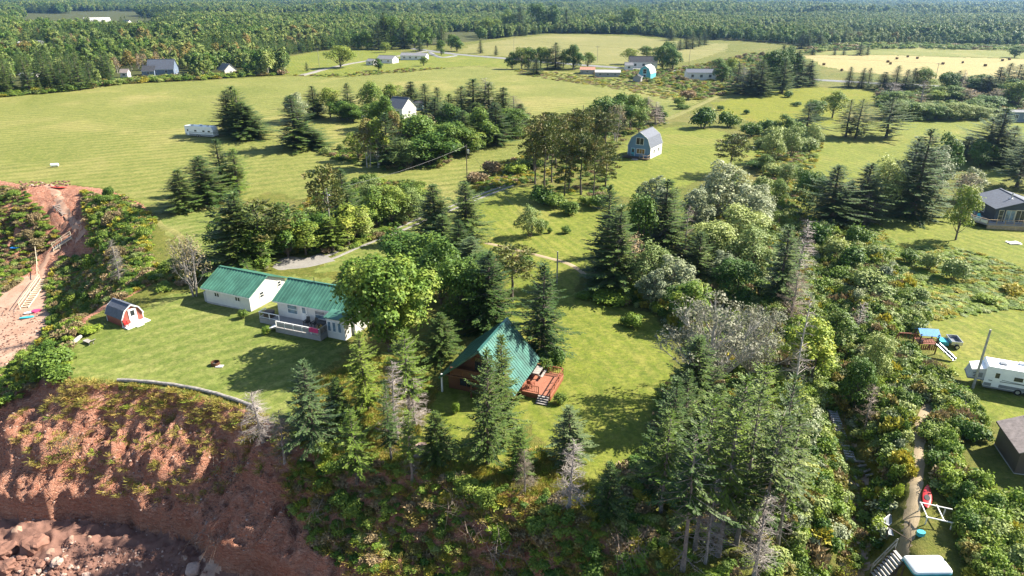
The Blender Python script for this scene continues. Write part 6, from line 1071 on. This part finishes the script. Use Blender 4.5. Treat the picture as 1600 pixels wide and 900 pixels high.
und('undergrowth', 'golden weeds in the meadow below the dark house', [(1290, 365), (1370, 350), (1400, 385), (1480, 385), (1560, 405), (1640, 440), (1640, 480), (1560, 484), (1442, 502), (1420, 470), (1380, 410)], 1000, .6, (.12, .42), (.8, 1.6), (6, 1, 8, 4, 0, 0, 3, 0), 39)
und('undergrowth', 'golden weeds around the marsh meadow', [(1180, 205), (1250, 205), (1285, 225), (1270, 260), (1245, 330), (1200, 300), (1185, 262)], 500, .8, (.25, .8), (1, 2), (3, 1, 4, 4, 0, 1, 4, 1), 40)
und('undergrowth', 'low scrub around the far farmyard', [(900, 115), (960, 120), (1010, 128), (1060, 140), (1090, 158), (1120, 150), (1270, 134), (1270, 112), (1180, 84), (1100, 100), (1060, 108)], 1500, 1.2, (.6, 1.7), (1.5, 3.5), (4, 3, 2, 2, 0, 4, 3, 1), 41)
und('undergrowth', 'scrub along the right-hand road belt', [(1370, 140), (1600, 140), (1640, 190), (1540, 186), (1400, 190), (1370, 165)], 900, 1.2, (.8, 2.2), (1.8, 3.6), (4, 4, 2, 4, 0, 2, 0, 1), 42)
und('undergrowth', 'low growth in the farmhouse grove', THICK[6][2], 700, .9, (.5, 1.3), (1, 2.2), (5, 4, 1, 2, 0, 2, 0, 1), 43)
und('undergrowth', 'low shrubs under the pine stand', [(820, 250), (850, 180), (1030, 165), (1040, 195), (985, 212), (950, 250), (950, 312), (890, 318), (835, 300)], 500, .9, (.3, 1.0), (1, 2.2), (5, 4, 1, 2, 0, 2, 1, 1), 44)
und('undergrowth', 'weeds along the field margin by the road', [(740, 300), (760, 262), (830, 240), (830, 285), (780, 292)], 260, .7, (.3, .9), (.8, 1.8), (2, 1, 3, 2, 0, 3, 4, 1), 45)
und('undergrowth', 'scrub edge beyond the hay field', [(1255, 86), (1275, 70), (1400, 69), (1620, 72), (1620, 80), (1400, 76), (1290, 80)], 420, 2.5, (1.2, 3.2), (3, 7), (4, 4, 2, 3, 0, 1, 0, 1), 46)
und('grass', 'dry grass tufts along the eroding cliff edge', [(100, 598), (180, 597), (250, 603), (320, 616), (380, 634), (425, 656), (415, 690), (360, 672), (280, 650), (200, 640), (100, 640)], 230, .2, (.2, .5), (.7, 1.3), (6, 6, 0, 1), 47, TUF, 0)
und('grass', 'grass and weed clumps scattered over the red cliff', [(20, 620), (200, 640), (300, 655), (400, 690), (430, 740), (330, 790), (150, 770), (30, 720)], 150, .2, (.22, .55), (.8, 1.4), (6, 6, 0, 1), 48, TUF, 0)
und('grass', 'weedy clumps over the cliff under the spruces', [(430, 662), (545, 716), (690, 742), (850, 772), (960, 826), (1080, 900), (1080, 1000), (640, 1000), (500, 860), (430, 740)], 800, .28, (.3, .7), (.6, 1.3), (5, 5, 2, 3), 49, TUF, 0)
und('undergrowth', 'brownish rough growth in front of the far farmyard', [(800, 108), (900, 117), (1010, 129), (1075, 146), (1060, 160), (1000, 146), (900, 130), (810, 116)], 520, 1.0, (.2, .6), (1.2, 2.6), (3, 0, 2, 1, 0, 5, 5, 2), 52)
und('undergrowth', 'scrub at the edge of the left woods', [(0, 152), (110, 143), (200, 131), (330, 124), (445, 117), (445, 113), (330, 119), (200, 126), (0, 146)], 420, 1.6, (1.0, 3.0), (2, 4.5), (5, 4, 2, 2, 0, 1, 1, 2), 53)
und('undergrowth', 'rough hedge below the ranch houses', [(455, 118), (520, 121), (600, 116), (700, 107), (640, 107), (560, 114), (500, 117)], 160, 1.0, (.3, 1.0), (1, 2.2), (4, 2, 2, 2, 0, 4, 4, 1), 54)
und('grass', 'grass and weeds fringing the ravine bed', [(1300, 640), (1318, 640), (1345, 740), (1362, 800), (1360, 870), (1340, 899), (1310, 899), (1318, 800), (1305, 720)], 180, .25, (.25, .55), (.6, 1.2), (4, 3, 2, 6), 55, TUF, 0)
und('undergrowth', 'small leafy plants in the ravine', [(1300, 640), (1318, 640), (1345, 740), (1362, 800), (1360, 870), (1340, 899), (1310, 899), (1318, 800), (1305, 720)], 70, .5, (.2, .6), (.5, 1.0), (5, 2, 4, 2, 0, 1, 1, 1), 56, None, 0)
und('grass', 'tall meadow grass around the lawns', [(640, 720), (770, 735), (850, 700), (930, 772), (960, 826), (850, 772), (690, 742), (560, 718), (470, 690), (470, 610), (560, 560), (640, 560), (680, 610), (660, 650)], 2600, .25, (.25, .6), (.6, 1.2), (5, 5, 2, 4), 50, TUF, 0)

# ------------------------------------------------------------------ the far woods
FARK = [('spruce', make_spruce(91, 2.0, .06, .55, leafscale=1.7)), ('spruce', make_spruce(92, 1.8, .1, .5, 'spruce_needles', ragged=.4, leafscale=1.7)), ('broad', make_broad(93, 3.0, .12, 10, 700, .75, 'far_leaves', 'pale_bark')), ('broad', make_broad(94, 2.6, .15, 9, 650, .72, 'far_leaves', 'pale_bark')),
        ('broad', make_broad(95, 2.8, .12, 10, 650, .72, 'autumn_leaves', 'pale_bark')), ('broad', make_broad(96, 3.0, .1, 10, 700, .75, 'dark_leaves')), ('broad', make_broad(97, 2.4, .12, 9, 600, .7, 'sage_leaves', 'pale_bark')), ('dead', make_broad(98, 2.2, .12, 9, 420, .5, 'brown_brush', 'pale_bark', sparse=.2, twigs=8))]
CLEAR = [W2(p) for p in ([(185, 112), (300, 108), (300, 127), (185, 134)], [(340, 110), (375, 110), (375, 124), (340, 124)], [(25, 68), (75, 66), (80, 82), (20, 86)], [(25, 118), (75, 116), (80, 134), (20, 142)], [(20, 54), (30, 20), (110, 22), (200, 21), (245, 30), (245, 52), (190, 54), (120, 50)], [(0, 79), (70, 75), (110, 80), (20, 90)], [(620, 34), (700, 32), (700, 36), (620, 38)], [(30, 124), (75, 118), (80, 128), (20, 135)], [(720, 62), (745, 60), (760, 70), (700, 74)], [(1170, 46), (1235, 38), (1240, 44), (1180, 52)], [(1180, 9), (1280, 9), (1280, 10.5), (1180, 10.5)], [(1440, 5), (1600, 4), (1600, 6.5), (1440, 7)], [(900, 33), (940, 33), (940, 40), (900, 40)], [(190, 30), (245, 30), (245, 46), (190, 46)], [(100, 18), (260, 18), (260, 24), (100, 24)], [(1090, 10), (1180, 9), (1180, 11), (1090, 11.5)])]
SPOTS += [(*PZ(a, b), r) for a, b, r in ((250, 118, 14), (268, 116, 12), (197, 122, 9), (358, 117, 10), (48, 122, 14), (48, 72, 12))]
def far_points(y0, y1, cell, seed):
    R = np.random.default_rng(seed); xs = np.arange(-.98 * (y1 + 30), .98 * (y1 + 30), cell); ys = np.arange(y0, y1, cell); X, Y = np.meshgrid(xs, ys); X = X + R.uniform(-.48, .48, X.shape) * cell; Y = Y + R.uniform(-.48, .48, X.shape) * cell
    X, Y = X.ravel(), Y.ravel(); k = (np.abs(X) < .95 * (Y + 30)) & (Y >= y0) & (Y < y1) & inpoly(X, Y, WOODS)
    for c in CLEAR: k &= ~inpoly(X, Y, c)
    for sx, sy, sr in SPOTS:
        if sr >= 9: k &= (X - sx) ** 2 + (Y - sy) ** 2 > sr * sr
    k &= ~inpoly(X, Y, P_FIELD_MID); k &= (vnoise(X / 60 + 31, Y / 100 - 7) + .3 * vnoise(X / 14, Y / 14)) > -.5
    return X[k], Y[k], R
def far_kind(X, Y, R):
    n = len(X); con = vnoise(X / 70, Y / 110) + .35 * vnoise(X / 18, Y / 18) + R.normal(0, .22, n); con = con + .14 * (X > 0)
    t = np.clip(R.random(n) * .55 + .225 + .42 * vnoise(X / 45 + 50, Y / 70) + .2 * vnoise(X / 200 - 9, Y / 260), 0, .999); kind = np.where(t < .3, 5, np.where(t < .45, 2, np.where(t < .62, 3, np.where(t < .78, 6, np.where(t < .9, 4, 7)))))
    return np.where(con > .36, R.integers(0, 2, n), kind)
X1, Y1, R1 = far_points(240, 760, 5.6, 1); K1 = far_kind(X1, Y1, R1); H1 = R1.uniform(5, 14.5, len(X1)) * (1 + .38 * vnoise(X1 / 38, Y1 / 55) + .25 * vnoise(X1 / 120 + 4, Y1 / 150)) * np.where(K1 < 2, 1.08, .95); Z1 = hgt(X1, Y1)
vis = np.abs(X1) < .77 * (Y1 + 16); order = np.argsort(np.where(vis, Y1, 1e9)); single = np.zeros(len(X1), bool); cnt = {'spruce': 0, 'broad': 0, 'dead': 0}
for i in order[:1200]:
    nm = FARK[K1[i]][0]
    if cnt[nm] < (110 if nm != 'dead' else 30):
        cnt[nm] += 1; single[i] = True; p = FARK[K1[i]][1]; s = H1[i] / 10
        e = empty({'spruce': 'spruce_tree', 'broad': 'leafy_tree', 'dead': 'bare_tree'}[nm], (X1[i], Y1[i], Z1[i]), R1.uniform(0, 6.28), (s * 1.2, s * 1.2, s), label={'spruce': 'dark spruce in the front ranks of the far woods', 'broad': 'leafy tree in the front ranks of the far woods', 'dead': 'thin greyish tree in the front ranks of the far woods'}[nm], category={'spruce': 'spruce', 'broad': 'tree', 'dead': 'tree'}[nm], group='front ranks of the far woods')
        ob('trunk', p['trunk'], e); ob('crown', p['crown'], e)
def join_np(meshes_at, name):
    """several small trees as one far clump"""
    V, Q, M, mats, off = [], [], [], [], 0
    for me, x, y, s in meshes_at:
        v = np.zeros(len(me.vertices) * 3, np.float32); me.vertices.foreach_get('co', v); v = v.reshape(-1, 3) * s + [x, y, 0]; l = np.zeros(len(me.loops), np.int32); me.loops.foreach_get('vertex_index', l)
        V.append(v); Q.append(l.reshape(-1, 4) + off); off += len(v); m = me.materials[0]
        if m not in mats: mats.append(m)
        M.append(np.full(len(Q[-1]), mats.index(m), np.int32))
    me = mesh_np(name, np.concatenate(V), np.concatenate(Q))
    for m in mats: me.materials.append(m)
    me.polygons.foreach_set('material_index', np.concatenate(M)); return me
FW = proto_collection('wood', [p['crown'] for _, p in FARK])
def wood(name, label, X, Y, Z, H, K, coll, R):
    n = len(X); s = H / 10; instancer(name, coll, np.column_stack([X, Y, Z]), np.column_stack([s * R.uniform(1.0, 1.45, n), s * R.uniform(1.0, 1.45, n), s]), np.column_stack([np.zeros(n), np.zeros(n), R.uniform(0, 6.283, n)]), K, label=label, category='woods')
m = ~single; wood('forest', 'mixed woodland stretching behind the farm fields', X1[m], Y1[m], Z1[m], H1[m], K1[m], FW, R1)
CL = []
for i in range(6):
    R = random.Random(600 + i); bag = []
    for j in range(6):
        kk = R.choice((0, 1) if i < 2 else (2, 3, 4, 5, 6) if i < 5 else (0, 2, 3, 5)); bag.append((FARK[kk][1]['crown'], R.uniform(-5, 5), R.uniform(-5, 5), R.uniform(.8, 1.25)))
    CL.append(join_np(bag, 'clump'))
FC = proto_collection('farwood', CL)
for y0, y1, cell, sc in ((760, 1500, 9.5, 10.5), (1500, 3200, 19, 17), (3200, 7500, 40, 26)):
    X, Y, R = far_points(y0, y1, cell, int(y0)); n = len(X); con = vnoise(X / 120, Y / 240) + R.normal(0, .25, n); K = np.where(con > .34, R.integers(0, 2, n), R.integers(2, 6, n))
    wood('forest', 'distant mixed woodland reaching towards the horizon', X, Y, hgt(X, Y), R.uniform(.75, 1.2, n) * sc * (1 + .4 * vnoise(X / 140, Y / 220)), K, FC, R)
HAZE = 0.00009

# ------------------------------------------------------------------ the air
hzm = bpy.data.materials.new('haze'); hzm.use_nodes = True; _n = hzm.node_tree.nodes; _l = hzm.node_tree.links
_n.remove(_n['Principled BSDF']); pv = _n.new('ShaderNodeVolumePrincipled'); pv.inputs['Color'].default_value = (.36, .62, 1.0, 1); pv.inputs['Density'].default_value = HAZE
pv.inputs['Anisotropy'].default_value = 0.7; _l.new(pv.outputs[0], _n['Material Output'].inputs['Volume']); MATS['haze'] = hzm
hb = MB(); hb.box(-21000, 21000, -400, 16800, -15.0, 46.0); hb.build('haze', 'haze', kind='stuff')
